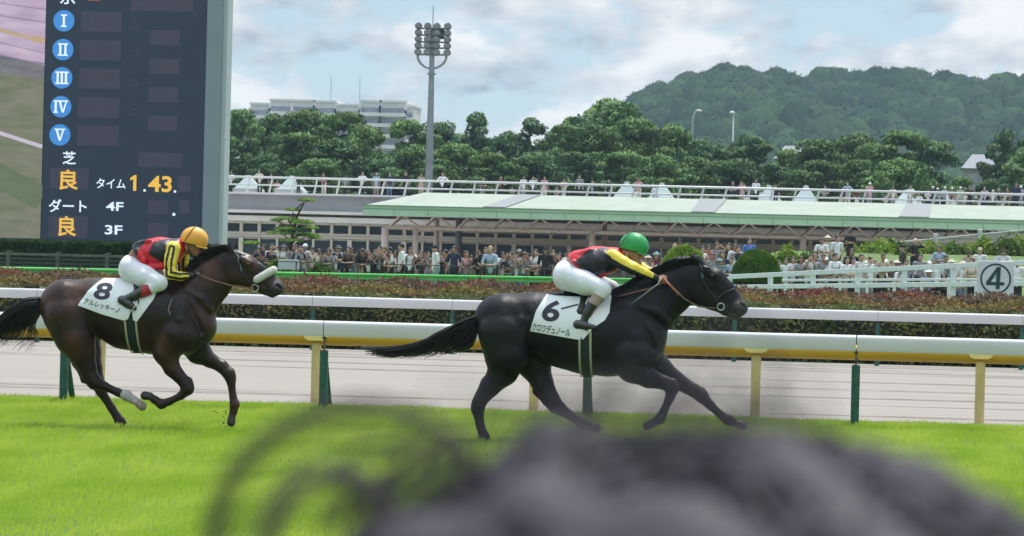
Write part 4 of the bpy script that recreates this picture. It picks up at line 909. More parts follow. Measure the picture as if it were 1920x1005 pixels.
J6 = dict(label='jockey with a green helmet pushing forward with straight arms on horse 6', skin=m_skin, handmat=m_skin, mx=8,
    torso=[(1068, 507, 23, 0, 1.25), (1086, 497, 26, 0, 1.2), (1118, 492, 28.5, 0, 1.15), (1144, 487, 23, 0, 1.35), (1155, 482, 15, 0, 1.9)],
    collar=[(1158, 478, 13, 0, 1), (1167, 478, 10, 0, 1)], waistcut=((1066, 478), (1106, 530)),
    folds=[[(1082, 478, 5, -.1), (1110, 470, 5, -.13)], [(1108, 520, 6, -.14), (1135, 512, 6, -.14)], [(1078, 492, 5, -.17), (1094, 512, 6, -.17)]],
    black=[[(1080, 492), (1104, 469), (1138, 463), (1150, 480), (1162, 502), (1123, 518), (1098, 513)]],
    hips=[(1063, 512, 25, 0, 1.2), (1078, 512, 23, 0, 1.2)],
    thigh=[(1065, 519, 26, -.10), (1100, 531, 20.5, -.19), (1134, 541, 15, -.265)],
    shin=[(1136, 545, 13.5, -.265), (1130, 551, 12.5, -.275), (1103, 597, 7.5, -.30)],
    cuff=[(1129, 553, 12.2, -.275), (1116, 568, 11, -.285)], cuffmat=m_beige,
    boot=[(1115, 570, 11, -.285), (1106, 586, 9, -.295), (1100, 600, 7.8, -.30)], foot=[(1088, 608, 9.2, -.31), (1102, 611, 8.4, -.31), (1118, 613, 6.4, -.31)],
    arm=[(1151, 482, 15, -.165), (1172, 494, 12.5, -.20), (1190, 503, 11.5, -.215), (1210, 512, 9.5, -.18), (1226, 519, 6.6, -.135)],
    sfolds=[[(1160, 488, 4.5, -.23), (1180, 500, 4.5, -.25)], [(1195, 510, 4, -.22), (1205, 514, 4, -.22)]],
    wrist=[(1223, 518, 7.4, -.14), (1231, 521, 6.8, -.125)], hand=((1233, 522), (1253, 526), -.115),
    stripe=lambda d: ((d < -.012)).astype(int),
    skull=[[(1184, 468, 19.5, 0, .82), (1188, 472, 18, 0, .82)], [(1183, 478, 14, 0, .85), (1191, 488, 9.5, 0, .9), (1194, 494, 6, 0, 1.1)], [(1203, 480, 2.2), (1207, 486, 3.0)], [(1200, 491, 3.2, 0, 1.8), (1200.5, 493, 3, 0, 1.8)], [(1202, 475, 4, -.028), (1203, 475, 4, .028)],
           [(1177, 475, 3.8, -.083, .5), (1178, 481, 3.0, -.083, .5)], [(1177, 475, 3.8, .083, .5), (1178, 481, 3.0, .083, .5)], [(1162, 478, 10), (1178, 482, 10)]],
    helmet=((1189, 461), 25.5), htilt=12, hmat=m_green, seam=-.5, strap=((1180, 480), (1191, 497)), goggle=(1199, 477), nape=(1173, 477),
    stirrup=(1105, 621), sa=-4, stmat=m_boot, leather=(1098, 575))
jockey8 = make_jockey(J8, fr8, fld8, horse8, horse8.location)
jockey6 = make_jockey(J6, fr6, fld6, horse6, horse6.location)
wx, wz = fr6(1244, 521)
wh = empty('riding_whip', horse6.location + Vector((wx, -.15, wz))); tag(wh, 'riding whip with a brown grip held in the hand of the green helmeted jockey', 'whip')
def wp(px, py, y): q = fr6(px, py); return (q[0] - wx, y + .15, q[1] - wz)
MB().tube([wp(1243, 519, -.16), wp(1275, 553, -.19)], .0115, 8).build('grip', mat('whip_grip_brown', (0.32, 0.10, 0.05), .6, var=.15, scale=20), wh, True)
MB().tube([wp(1243, 519, -.16), wp(1236, 532, -.19), wp(1205, 556, -.24)], .006, 8, r2=.005).build('shaft', mat('whip_shaft_grey', (.35, .38, .38), .3), wh, True)
MB().tube([wp(1206, 555, -.24), wp(1184, 572, -.26)], .011, 6, r2=.009).build('flap', mat('whip_flap_dark', (.10, .11, .12), .6), wh, True)
# ================================================================== result board, screen, sign, fences in the infield
m_panel = mat('dark_led_panel', (0.010, 0.016, 0.026), 0.55, var=.12, scale=1.2)
m_panel.node_tree.nodes['Principled BSDF'].inputs['Emission Color'].default_value = (0.008, 0.015, 0.029, 1); m_panel.node_tree.nodes['Principled BSDF'].inputs['Emission Strength'].default_value = 1.0
m_cell = mat('dim_glow_digit_cell', (0.03, 0.028, 0.045), 0.5, var=.1, scale=5)
m_cell.node_tree.nodes['Principled BSDF'].inputs['Emission Color'].default_value = (0.030, 0.028, 0.05, 1); m_cell.node_tree.nodes['Principled BSDF'].inputs['Emission Strength'].default_value = .7  # panel and empty cells given a faint glow, though neither is lit
m_casing = mat('board_casing', (0.22, 0.27, 0.31), 0.5, var=.05, scale=.6)
m_casing2 = mat('board_casing_lit_side', (0.38, 0.44, 0.46), 0.5, var=.05, scale=.6)  # right side of the casing, its sunlit tone put into the colour
m_ledw = mat('lit_white', (0.6, 0.65, 0.75), .5, emit=(0.62, 0.70, 0.85), estr=.75)
m_leda = mat('lit_amber', (0.5, 0.3, 0.05), .5, emit=(0.75, 0.42, 0.06), estr=.75)
m_ledb = mat('lit_blue', (0.03, 0.15, 0.42), .5, emit=(0.045, 0.20, 0.50), estr=.75)
m_ledr = mat('lit_dull_red', (0.2, 0.05, 0.04), .5, emit=(0.20, 0.05, 0.04), estr=.7)
BY = 150.0
def bp(px, py, dy=0): return at(px, py, BY + dy)
o0 = bp(90, 450); bz = float(zg(o0.x, BY))
board = empty('result_board', (o0.x, BY, bz)); tag(board, 'tall dark electronic result board in a grey casing beside the video screen', 'result board')
def LB(px, py, dy=0): return bp(px, py, dy) - board.location
S = BY / FPX * 1.0
pl = LB(78, 452); pr_ = LB(373, 452); top = 13.4
MB().box(((pl.x + pr_.x) / 2 + .1, .5, (pl.z + top) / 2), (pr_.x - pl.x + .25, 1.0, top - pl.z)).build('panel', m_panel, board)
c1 = LB(405, 452); MB().box(((pr_.x + c1.x) / 2 + .12, .45, (top + .3) / 2), (c1.x - pr_.x - .05, 1.3, top + .3), None, .04).build('casing', m_casing, board)
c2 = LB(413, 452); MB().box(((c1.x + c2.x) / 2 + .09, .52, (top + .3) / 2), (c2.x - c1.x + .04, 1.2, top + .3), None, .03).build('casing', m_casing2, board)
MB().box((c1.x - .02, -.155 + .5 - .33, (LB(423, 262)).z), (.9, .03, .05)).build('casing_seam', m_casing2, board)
MB().box(((pl.x + c1.x) / 2, .8, pl.z / 2 - .1), (c1.x - pl.x - .6, .8, max(pl.z, .4) + .2)).build('base', m_casing, board)
def btxt(txt, px, py, wpx, hpx, m, name='lettering', bold=.01, parent=None, dy=-.02):
    me = fit_mesh(text_mesh(txt, 1, 0.01, bold, 3), wpx * S, hpx * S); c = LB(px, py, dy)
    for v in me.vertices: x, y, z = v.co; v.co = (c.x + x, c.y - z * .5, c.z + y)
    return link_mesh(name, me, m, parent or board)
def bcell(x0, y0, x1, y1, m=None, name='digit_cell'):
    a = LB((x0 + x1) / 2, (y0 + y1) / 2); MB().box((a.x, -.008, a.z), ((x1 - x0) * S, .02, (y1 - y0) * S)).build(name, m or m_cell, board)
def poly(m, pts, px, py, d=-.034, t=.012):
    c = LB(px, py); m.extr([(c.x + x * S, c.z + z * S) for x, z in pts], t, lambda u, v, k: (u, d + k, v))
def numeral(i, px, py, disc):
    m = MB(); bars = {0: [0], 1: [-5, 5], 2: [-8, 0, 8], 3: [-10], 4: []}[i]; vx = {3: 4, 4: 0}.get(i)
    ext = [6, 10, 13, 14, 10.5][i]
    for k, b in enumerate(bars): poly(m, [(b - 2, -11), (b + 2, -11), (b + 2, 11), (b - 2, 11)], px, py)
    if vx is not None:
        w_ = 8.5; poly(m, [(vx - w_, 11), (vx - w_ + 4.5, 11), (vx + 1.2, -11), (vx - 1.8, -11)], px, py, -.0345); poly(m, [(vx + w_, 11), (vx + w_ - 3, 11), (vx - 1.2, -11), (vx + 1.8, -11)], px, py, -.035)
    poly(m, [(-ext, 9.5), (ext, 9.5), (ext, 12), (-ext, 12)], px, py, -.036)
    if bars: e2 = ext if vx is None else None; x0, x1 = (-ext, ext) if vx is None else (bars[0] - 4.5, bars[0] + 4.5); poly(m, [(x0, -12), (x1, -12), (x1, -9.5), (x0, -9.5)], px, py, -.0365)
    m.build('numeral', m_ledw, disc)
btxt('京', 127, -7, 30, 30, m_ledw)
bcell(165, -16, 188, 2, m_ledr)
for i, (t_, py) in enumerate(zip(['Ⅰ', 'Ⅱ', 'Ⅲ', 'Ⅳ', 'Ⅴ'], [39, 93, 146, 200, 253])):
    px = 120 - i * 1.9; c = LB(px, py); n = 28
    dm = MB(); r = 20.5 * S; dm.add([(c.x + r * math.cos(a), -.006, c.z + r * math.sin(a)) for a in np.linspace(0, 2 * PI, n + 1)[:-1]] + [(c.x + r * math.cos(a), -.022, c.z + r * math.sin(a)) for a in np.linspace(0, 2 * PI, n + 1)[:-1]],
       [tuple(range(n)), tuple(range(n, 2 * n))[::-1]] + [(k, (k + 1) % n, n + (k + 1) % n, n + k) for k in range(n)])
    disc = dm.build('disc', m_ledb, board); numeral(i, px, py, disc)
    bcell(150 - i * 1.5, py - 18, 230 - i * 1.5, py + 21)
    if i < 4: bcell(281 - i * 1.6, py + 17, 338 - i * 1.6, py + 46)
    if i < 4:
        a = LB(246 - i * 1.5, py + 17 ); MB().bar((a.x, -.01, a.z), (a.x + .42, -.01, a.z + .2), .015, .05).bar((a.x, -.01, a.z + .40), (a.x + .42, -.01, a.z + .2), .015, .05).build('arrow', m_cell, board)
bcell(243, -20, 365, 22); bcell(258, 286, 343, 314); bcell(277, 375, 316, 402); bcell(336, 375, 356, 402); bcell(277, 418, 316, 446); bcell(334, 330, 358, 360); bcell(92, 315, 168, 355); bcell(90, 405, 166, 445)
btxt('芝', 130, 296, 26, 25, m_ledw, bold=.012); btxt('良', 129, 337, 37, 39, m_leda, bold=.02); btxt('良', 126, 424, 36, 39, m_leda, bold=.02)
btxt('タイム', 208, 344, 57, 19, m_ledw); one = MB(); poly(one, [(-2, -15), (4, -15), (4, 15), (0, 15), (-8, 9), (-8, 4), (-2, 8)], 252, 343); one.build('lettering', m_leda, board); btxt('.', 271, 357, 5, 5, m_ledw, bold=.03); btxt('43', 300, 345, 46, 31, m_leda, bold=.025); btxt('.', 328, 359, 5, 5, m_ledw, bold=.03)
btxt('ダート', 127, 386, 74, 25, m_ledw, bold=.014); btxt('4F', 215, 387, 34, 17, m_ledw, bold=.02); btxt('3F', 213, 431, 34, 18, m_ledw, bold=.02); btxt('.', 326, 402, 6, 6, m_ledw, bold=.03)
# video screen left of the board: shows its own picture of the track
tv = empty('video_screen', board.location + Vector((pl.x - .06, 0, 0))); tag(tv, 'big video screen at the left edge showing a blurred view of rails and turf', 'video screen')
tz0 = LB(40, 449).z; sw = 26.0
MB().box((-sw / 2, .55, (tz0 + top) / 2), (sw, 1.0, top - tz0)).build('cabinet', m_panel, tv)
scr = [('picture', None)]
def lum(name, c, c2, s=.9): 
    m = mat(name, tuple(x * .15 for x in c), .6, col2=tuple(x * .15 for x in c2), scale=.7, stretch=(1, 1, 4)); b = m.node_tree.nodes['Principled BSDF']
    rp = [n for n in m.node_tree.nodes if n.type == 'VALTORGB'][0]; mm = m.node_tree.nodes.new('ShaderNodeMixRGB'); mm.blend_type = 'MULTIPLY'; mm.inputs[0].default_value = 0
    rp.color_ramp.elements[0].color = (*c, 1); rp.color_ramp.elements[1].color = (*c2, 1)
    m.node_tree.links.new(rp.outputs[0], b.inputs['Emission Color']); b.inputs['Emission Strength'].default_value = s
    for l_ in list(b.inputs['Base Color'].links): m.node_tree.links.remove(l_)
    b.inputs['Base Color'].default_value = (.05, .05, .05, 1); return m
bands = [(-60, 118, lum('picture_mauve', (.42, .30, .44), (.56, .44, .56)), -.02), (118, 150, lum('picture_slate', (.10, .10, .13), (.19, .17, .19)), .02), (150, 455, lum('picture_olive', (.12, .14, .075), (.20, .19, .13)), 0)]
slope = .14
def tvp(px, py): q = bp(px, py); return q.x - tv.location.x, q.z - tv.location.z
for y0, y1, m_, _ in bands:
    V = []
    xr = -.02; xl = -sw + .1; zt, zb = tvp(80, y0)[1], tvp(80, y1)[1]; zt = min(zt + (0), top - .1)
    lift = lambda x, z, base: min(z + (-x) * slope * base, top - .1)
    b0 = 0 if y0 < 0 else 1; b1 = 0 if y1 > 450 else 1
    if y1 > 450: zb = tz0 + .06
    V = [(xl, .045, lift(xl, zb, b1)), (xr, .045, zb), (xr, .045, zt), (xl, .045, lift(xl, zt, b0))]
    V += [(x, .03, z) for x, y, z in V]
    MB().add(V, [(4, 5, 6, 7), (0, 1, 5, 4), (1, 2, 6, 5), (2, 3, 7, 6), (3, 0, 4, 7)]).build('picture_area', m_, tv)
m_pl1 = lum('picture_line_white', (.50, .44, .55), (.60, .52, .62)); m_pl2 = lum('picture_line_tan', (.42, .30, .17), (.55, .40, .26)); m_pl3 = lum('picture_line_violet', (.22, .16, .26), (.30, .22, .34))
for (x0, y0, x1, y1, w_, m_) in [(-60, 230, 79, 275, .17, m_pl1), (-60, 40, 82, 78, .16, m_pl2), (60, 72, 84, 76, .26, m_pl2), (-60, 20, 86, 42, .04, m_pl3), (-60, -3, 86, 18, .04, m_pl3), (-60, 66, 86, 100, .04, m_pl3), (-60, 90, 86, 122, .05, m_pl3), (-60, 300, 78, 372, 1.1, lum('picture_green', (.09, .13, .055), (.12, .16, .075)))]:
    (xa, za), (xb, zb) = tvp(x0, y0), tvp(x1, y1); MB().bar((xa, .018, za), (xb, .018, zb), .012, w_).build('picture_line', m_, tv)
# dark clipped hedge and dark rail fence below the board
hg = at(-20, 478, 137); hedge(hg.x - 6, at(408, 478, 137).x, 137, 139, float(zg(hg.x, 137)) - .2, at(100, 452.5, 137).z, 26000, .075,
      [leafmat('board_hedge_leaf', (0.016, 0.045, 0.012), (0.035, 0.085, 0.022), scale=2)], seed=9, lump=.02, label='smooth dark green hedge under the result board')
m_dfence = mat('dark_green_fence', (0.030, 0.048, 0.036), .8, var=.2, scale=6)
m_dtop = mat('dark_green_fence_top', (0.085, 0.095, 0.075), .8, var=.2, scale=6)  # top board and posts get a paler tone than the lower boards
f0 = at(15, 502, 119); fe = empty('track_fence', (f0.x, 119, float(zg(f0.x, 119)))); tag(fe, 'low dark green board fence with posts below the hedge at the left', 'fence')
zt = at(15, 473.5, 119).z - fe.location.z
for i in range(-5, 6):
    x = i * 1.79; MB().box((x, 0, (zt + .04) / 2), (.13, .12, zt + .04), None, .02).bar((x - .12, 0, zt - .02), (x + .12, 0, zt + .06), .1, .05, .01).build('post', m_dtop, fe)
for k, dz in enumerate((0, .16, .30, .43, .56)):
    MB().bar((-5 * 1.79, -.02, zt - .05 - dz), (5 * 1.79, -.02, zt - .05 - dz), .06, .09, .01).build('board', m_dtop if k == 0 else m_dfence, fe)

# white fence at the right and the furlong sign
m_wfence = mat('pale_fence_paint', (0.66, 0.72, 0.72), .55, var=.05, scale=5)
def wfence(P0, P1, n, zr, label, w_=.14, rails=(0, -.5), name='paddock_fence', postw=.16):
    e = empty(name, (P0.x, P0.y, P0.z - 1.1)); tag(e, label, 'fence')
    d = P1 - P0
    for i in range(n + 1):
        p = d * (i / n); gz = float(zg(P0.x + p.x, P0.y + p.y)) - e.location.z - .1; tz = 1.1 + p.z
        MB().box((p.x, p.y + .09, (tz + gz) / 2), (postw, .14, tz - gz), None, .01).build('post', m_wfence, e)
    for dz in rails:
        MB().bar(Vector((0, 0, 1.1 + dz)), d + Vector((0, 0, 1.1 + dz * zr)), .06, w_, .008).build('rail', m_wfence, e)
    return e
wfence(at(1368, 519, 100), at(1985, 489, 86), 7, 1.85, 'white two rail fence rising to the right behind the shrub rows', .13, (0, -.30), postw=.15)
wfence(at(1372, 526, 112), at(1985, 523, 112), 12, 1.0, 'second white rail fence standing behind the rising one at the right', .08, (0,), postw=.10)
sg = at(1866, 556, 84.8); sign = empty('distance_sign', (sg.x, sg.y, sg.z)); tag(sign, 'square white sign with a circled dark 4 on the right fence', 'sign')
ss = 84.8 / FPX; m_sign = mat('sign_white', (0.64, 0.68, 0.68), .6, var=.03, scale=3); m_signd = mat('sign_dark_teal', (0.012, 0.06, 0.07), .6)
MB().box((0, 0, 33 * ss), (67 * ss, .05, 66 * ss), None, .01).build('sign_board', m_sign, sign)
MB().box((0, .07, 0.2), (.1, .08, 1.6)).build('post', m_wfence, sign)
rr = 28.5 * ss; rng_ = MB(); n = 48; V = []; F = []
for i in range(n):
    a = 2 * PI * i / n
    for r_ in (rr, rr - 3.4 * ss): V += [(r_ * math.cos(a), -.031, 33 * ss + r_ * math.sin(a)), (r_ * math.cos(a), -.024, 33 * ss + r_ * math.sin(a))]
for i in range(n):
    a = 4 * i; b = 4 * ((i + 1) % n); F += [(a, b, b + 2, a + 2), (a, a + 1, b + 1, b), (a + 2, b + 2, b + 3, a + 3)]
rng_.add(V, F).build('ring', m_signd, sign)
four = MB(); u = ss
# open-topped heavy 4: diagonal, cross bar, upright
dg = lambda pts: four.extr([(x * u, (33 + z) * u) for x, z in pts], .01, lambda a, b, d: (a, -.034 + d, b))
dg([(2, 22), (9, 22), (-9, -6), (-17.5, -6)]); dg([(-17.5, -6), (16, -6), (16, -12), (-17.5, -12)]); 
four.extr([(x * u, (33 + z) * u) for x, z in [(1.5, 21.5), (9, 21.5), (7.5, -19), (.5, -19)]], .01, lambda a, b, d: (a, -.036 + d, b))
four.build('numeral', m_signd, sign)
# ================================================================== infield stand with terrace, canopy, ramp
m_wall = mat('stand_wall', (0.5, 0.46, 0.41), .85, var=.07, scale=1.5)
m_paraw = mat('parapet_grey', (0.30, 0.30, 0.32), .85, var=.07, scale=.6)
m_beam = mat('pale_beam', (0.60, 0.58, 0.54), .8, var=.06, scale=.8)
m_edge = mat('pale_edge', (0.55, 0.58, 0.60), .6, var=.05, scale=1)
m_glass = mat('dark_window_glass', (0.018, 0.030, 0.042), .12, col2=(0.035, 0.055, 0.06), scale=.35, spec=.7)
m_frame = mat('window_frame', (0.58, 0.54, 0.46), .6, var=.05, scale=3)
m_roofg = mat('canopy_roof_green', (0.315, 0.355, 0.295), .8, col2=(0.355, 0.395, 0.335), scale=.25, stretch=(3, .6, 1), spec=.1)
m_fascia = mat('canopy_fascia_green', (0.33, 0.50, 0.34), .5, var=.05, scale=.4)
m_seam = mat('fascia_seam', (0.13, 0.26, 0.15), .6)
m_greyp = mat('grey_roof_strip', (0.22, 0.235, 0.235), .7, var=.06, scale=1)
m_truss = mat('truss_pink_beige', (0.58, 0.48, 0.43), .6, var=.07, scale=1)
m_soffit = mat('soffit', (0.56, 0.46, 0.41), .85, var=.08, scale=1)
m_col = mat('column_beige', (0.62, 0.54, 0.48), .7, var=.05, scale=1)
m_colg = mat('column_grey', (0.20, 0.20, 0.23), .7, var=.05, scale=1)
m_white = m_white
WY = 232.0; sW = WY / FPX
z_at = lambda py, Y, px=960: at(px, py + (px - 960) * 0.0253, Y).z      # height for a row measured at the picture's centre column
g0 = at(430, 500, WY); gl = float(zg(g0.x, WY)) - .1
xL = at(250, 400, WY).x; xR = at(2080, 400, WY).x
st = empty('grandstand', (xL, WY, gl)); tag(st, 'long low stand with a roof terrace, grey parapet and rows of dark windows', 'building')
W_ = xR - xL
# rows at the centre column of the picture (roll removed)
zr = dict(par_t=z_at(375, WY), par_b=z_at(405, WY), b1=z_at(411, WY), b2=z_at(416, WY), b3=z_at(426, WY), wt=z_at(429.5, WY), wb=z_at(446, WY), m0=z_at(452, WY), l0=z_at(457, WY))
for k in zr: zr[k] -= gl
MB().box((W_ / 2, .3 + 12, zr['par_t'] / 2), (W_, 24, zr['par_t'])).build('wall', m_wall, st)
MB().box((W_ / 2, -.1, (zr['par_t'] + zr['par_b']) / 2), (W_, .8, zr['par_t'] - zr['par_b'])).build('parapet', m_paraw, st)
MB().box((W_ / 2, -.25, zr['par_t'] + .03), (W_ + .1, 1.2, .14), None, .02).build('coping', m_edge, st)
MB().box((W_ / 2, -.35, (zr['par_b'] + zr['b1']) / 2), (W_, 1.3, zr['par_b'] - zr['b1'] - .01)).build('beam', m_beam, st)
MB().box((W_ / 2, -.25, (zr['b2'] + zr['b3']) / 2), (W_, 1.1, zr['b2'] - zr['b3'])).build('beam', m_beam, st)
pitch = 34.8 * sW; nwin = int(W_ / pitch)
fm = MB()
for z in (zr['wt'] + .05, zr['wb'] - .12, zr['m0'] - .04): fm.box((W_ / 2, .2, z), (W_, .12, .17))
fm.build('window_frame', m_frame, st)
for i in range(nwin):
    x = (i + .5) * pitch
    wdw = MB().box((x - pitch / 2, .16, (zr['wt'] + zr['wb']) / 2), (.22, .22, zr['wt'] - zr['wb'] + .1)).box((x, .22, zr['wt'] - .02), (pitch - .2, .1, .05)).build('window', m_frame, st)
    MB().box((x, .27, (zr['wt'] + zr['wb']) / 2), (pitch - .23, .05, zr['wt'] - zr['wb'] - .05)).build('pane', m_glass, wdw)
    lw = MB().box((x - pitch / 2, .16, zr['l0'] / 2), (.14 if i % 3 else .3, .2, zr['l0'])).build('window', m_frame, st)
    MB().box((x, .27, zr['l0'] / 2 + .2), (pitch - .2, .05, zr['l0'] - .6)).build('pane', m_glass, lw)
# terrace railing: two rails on out-leaning posts
tr = empty('terrace_railing', (xL, WY - .35, gl + zr['par_t'] + .06)); tag(tr, 'white two rail terrace railing on leaning posts along the roof edge', 'railing')
zt = z_at(343.5, WY) - tr.location.z; m_railw = mat('terrace_rail_white', (0.66, 0.68, 0.66), .4, var=.04, scale=3)
MB().tube([(0, -.35, zt), (W_, -.35, zt)], .085, 8).build('top_rail', m_railw, tr, True)
MB().tube([(0, -.18, zt * .52), (W_, -.18, zt * .52)], .06, 8).build('mid_rail', m_railw, tr, True)
pp = 43.0 * sW
for i in range(int(W_ / pp)):
    x = i * pp + .3; MB().bar((x - .16, .12, -.1), (x + .16, -.35, zt), .09, .15, .02).build('post', m_railw, tr)
# terrace floor things: roof lights like small white pyramids
m_sky = mat('rooflight_glass', (0.42, 0.50, 0.49), .35, var=.05, scale=2); m_skyb = mat('rooflight_base', (0.48, 0.48, 0.47), .6, var=.05, scale=2)
spots = [(466, 344), (547, 345), (1175, 356), (1241, 358), (1442, 363), (1511, 363), (1699, 372), (1770, 372)]
for i, (px, py) in enumerate(spots):
    c = at(px, py, WY + 1.6); z0 = gl + zr['par_t'] + .02
    e = empty('roof_light', (c.x, WY + 1.6, z0)); 
    near = ['leftmost, beside the result board', 'second from the left', 'third from the left, above the canopy', 'fourth from the left, above the canopy', 'fourth from the right', 'third from the right', 'second from the right, behind a leaning person', 'rightmost of the row'][i]
    tag(e, 'white pyramid roof light on the terrace, ' + near, 'roof light', 'pyramid roof lights on the terrace')
    h = at(px, py - 14, WY + 1.6).z - z0; b = .88; MB().box((0, 0, .16), (2 * b + .2, 2 * b, .34), None, .05).build('base', m_skyb, e)
    MB().add([(-b, -b, .34), (b, -b, .34), (b, b, .34), (-b, b, .34), (-.12, -.12, h), (.12, -.12, h), (.12, .12, h), (-.12, .12, h)], [(0, 1, 5, 4), (1, 2, 6, 5), (2, 3, 7, 6), (3, 0, 4, 7), (4, 5, 6, 7)]).build('pyramid', m_sky, e)
    MB().box((0, 0, h), (.3, .3, .1), None, .03).build('cap', m_skyb, e)
sheet('bounce_paving', xL - 20, xR + 20, 196, 231.5, 1.056, mat('pale_bounce_paving', (.50, .46, .42), .9, var=.1, scale=.6))  # added unseen paving, bounces neutral light up under the canopy
# canopy in front of the stand
CY0, CY1 = 203.0, 229.5
cl = at(680, 402, CY0); cg = float(zg(cl.x, CY0)) - .1
cn = empty('canopy', (cl.x, CY0, cg)); tag(cn, 'long pale green sloping canopy on beige columns before the stand', 'canopy')
xe = at(2080, 400, CY0).x - cl.x
zf_t = at(680, 385, CY0).z - cg; zf_b = at(680, 403, CY0).z - cg
br = at(797, 361, CY1); bx = br.x - cl.x; zb_ = br.z - cg
MB().box((xe / 2, .1, (zf_t + zf_b) / 2), (xe, .25, zf_t - zf_b)).build('fascia', m_fascia, cn)
for i in range(22):
    x = i * 65 * CY0 / FPX + 1.9
    MB().box((x, -.03, (zf_t + zf_b) / 2 - .1), (.035, .02, zf_t - zf_b - .2)).build('fascia_seam', m_seam, cn)
MB().box((xe / 2, -.035, zf_t - .19), (xe, .03, .04)).box((xe / 2, -.05, zf_t + .02), (xe + .05, .1, .06)).build('gutter_line', m_seam, cn)
V = [(0, 0, zf_t), (xe, 0, zf_t), (xe, CY1 - CY0, zb_), (bx, CY1 - CY0, zb_)]; V += [(x, y, z - .15) for x, y, z in V]
MB().add(V, [(0, 1, 2, 3), (4, 7, 6, 5), (0, 3, 7, 4), (0, 4, 5, 1), (1, 5, 6, 2), (2, 6, 7, 3)]).build('roof', m_roofg, cn)
for (pa, pb, pc, pd) in [((905, 388), (947, 388), (1012, 366), (972, 366)), ((1296, 398), (1340, 398), (1362, 384), (1312, 384)), ((1686, 407), (1742, 407), (1745, 394), (1700, 394))]:
    # strips: lower edge at the fascia, upper edge at the back of the roof
    f_ = lambda px, t: (at(px, 395, CY0 + (CY1 - CY0) * t).x - cl.x, (CY1 - CY0) * t, zf_t + (zb_ - zf_t) * t + .02)
    V = [f_(pa[0], .04), f_(pb[0], .04), f_(pc[0], .96), f_(pd[0], .96)]; V += [(x, y, z + .05) for x, y, z in V]
    MB().add(V, [(0, 3, 2, 1), (4, 5, 6, 7), (0, 1, 5, 4), (1, 2, 6, 5), (2, 3, 7, 6), (3, 0, 4, 7)]).build('roof_strip', m_greyp, cn)
zc = at(750, 427, CY0 + 3).z - cg
x0c = at(728, 420, CY0 + 3).x - cl.x
MB().bar((x0c, 3, zc), (xe, 3, zc), .2, .22, .03).build('truss_chord', m_truss, cn)
MB().bar((x0c, 14, zc), (xe, 14, zc), .2, .22, .03).build('truss_chord', m_truss, cn)
np_ = 20; st_ = 66 * CY0 / FPX
for i in range(np_):
    x = x0c + i * st_
    m = MB(); m.bar((x, 3, zc), (x + st_ * .5, 1, zf_b + .1), .08, .08); m.bar((x + st_, 3, zc), (x + st_ * .5, 1, zf_b + .1), .08, .08)
    m.bar((x, 3, zc), (x + st_ * .4, 8, zf_b + .5), .1, .1); m.bar((x, 14, zc), (x, 3, zc), .12, .12); m.build('truss_brace', m_truss, cn)
V = [(.3, .3, zf_b + .12), (xe, .3, zf_b + .12), (xe, CY1 - CY0 - .3, zf_b + .45), (bx, CY1 - CY0 - .3, zf_b + .45)]; V += [(x, y, z + .06) for x, y, z in V]
MB().add(V, [(0, 1, 2, 3), (4, 7, 6, 5), (0, 3, 7, 4), (0, 4, 5, 1), (1, 5, 6, 2), (2, 6, 7, 3)]).build('soffit', m_soffit, cn)
for px, wpx, dy, m_ in [(722, 14, 3, m_col), (779, 11, 3, m_col), (818, 10, 14, m_col), (860, 13, 14, m_colg), (1110, 12, 3, m_col), (1133, 9, 14, m_soffit), (1506, 13, 3, m_col), (1900, 12, 3, m_col)]:
    x = at(px, 450, CY0 + dy).x - cl.x; r_ = wpx * (CY0 + dy) / FPX / 2
    MB().tube([(x, dy, 0), (x, dy, zc if dy == 3 else zc + .8)], r_, 12).build('column', m_, cn, True)
# ramp with a pale balustrade, right
ra = empty('ramp_balustrade', (at(1652, 470, 165).x, 165, 1.0)); tag(ra, 'pale slatted balustrade of a ramp climbing to the right behind the bushes', 'railing')
def rp(px, py): return at(px, py, 165) - ra.location
m_bal = mat('balustrade_pale', (0.45, 0.47, 0.45), .6, var=.05, scale=3)
A_, B_ = rp(1648, 458), rp(2000, 424); Al, Bl = rp(1648, 472), rp(2000, 462)
MB().bar(A_, B_, .1, .09, .02).build('handrail', m_bal, ra); MB().bar(Al, Bl, .1, .09, .02).build('lower_rail', m_bal, ra)
m = MB()
for i in range(90):
    t = (i + .5) / 90; m.bar(A_ * (1 - t) + B_ * t, Al * (1 - t) + Bl * t, .03, .045)
m.build('balusters', m_bal, ra)
for px in (1672, 1755, 1838, 1925):
    t = (px - 1648) / 352; p = A_ * (1 - t) + B_ * t; MB().box((p.x, -.04, p.z - .5), (.24, .2, 1.5), None, .03).build('post', m_bal, ra)
V = [tuple(Al + Vector((0, .3, -.05))), tuple(Bl + Vector((0, .3, -.05))), tuple(Bl + Vector((0, .3, -3))), tuple(Al + Vector((0, .3, -3)))]
V += [(x, y + 2.5, z) for x, y, z in V]
MB().add(V, [(0, 1, 2, 3), (4, 7, 6, 5), (0, 4, 5, 1), (2, 6, 7, 3), (0, 3, 7, 4), (1, 5, 6, 2)]).build('ramp', m_paraw, ra)

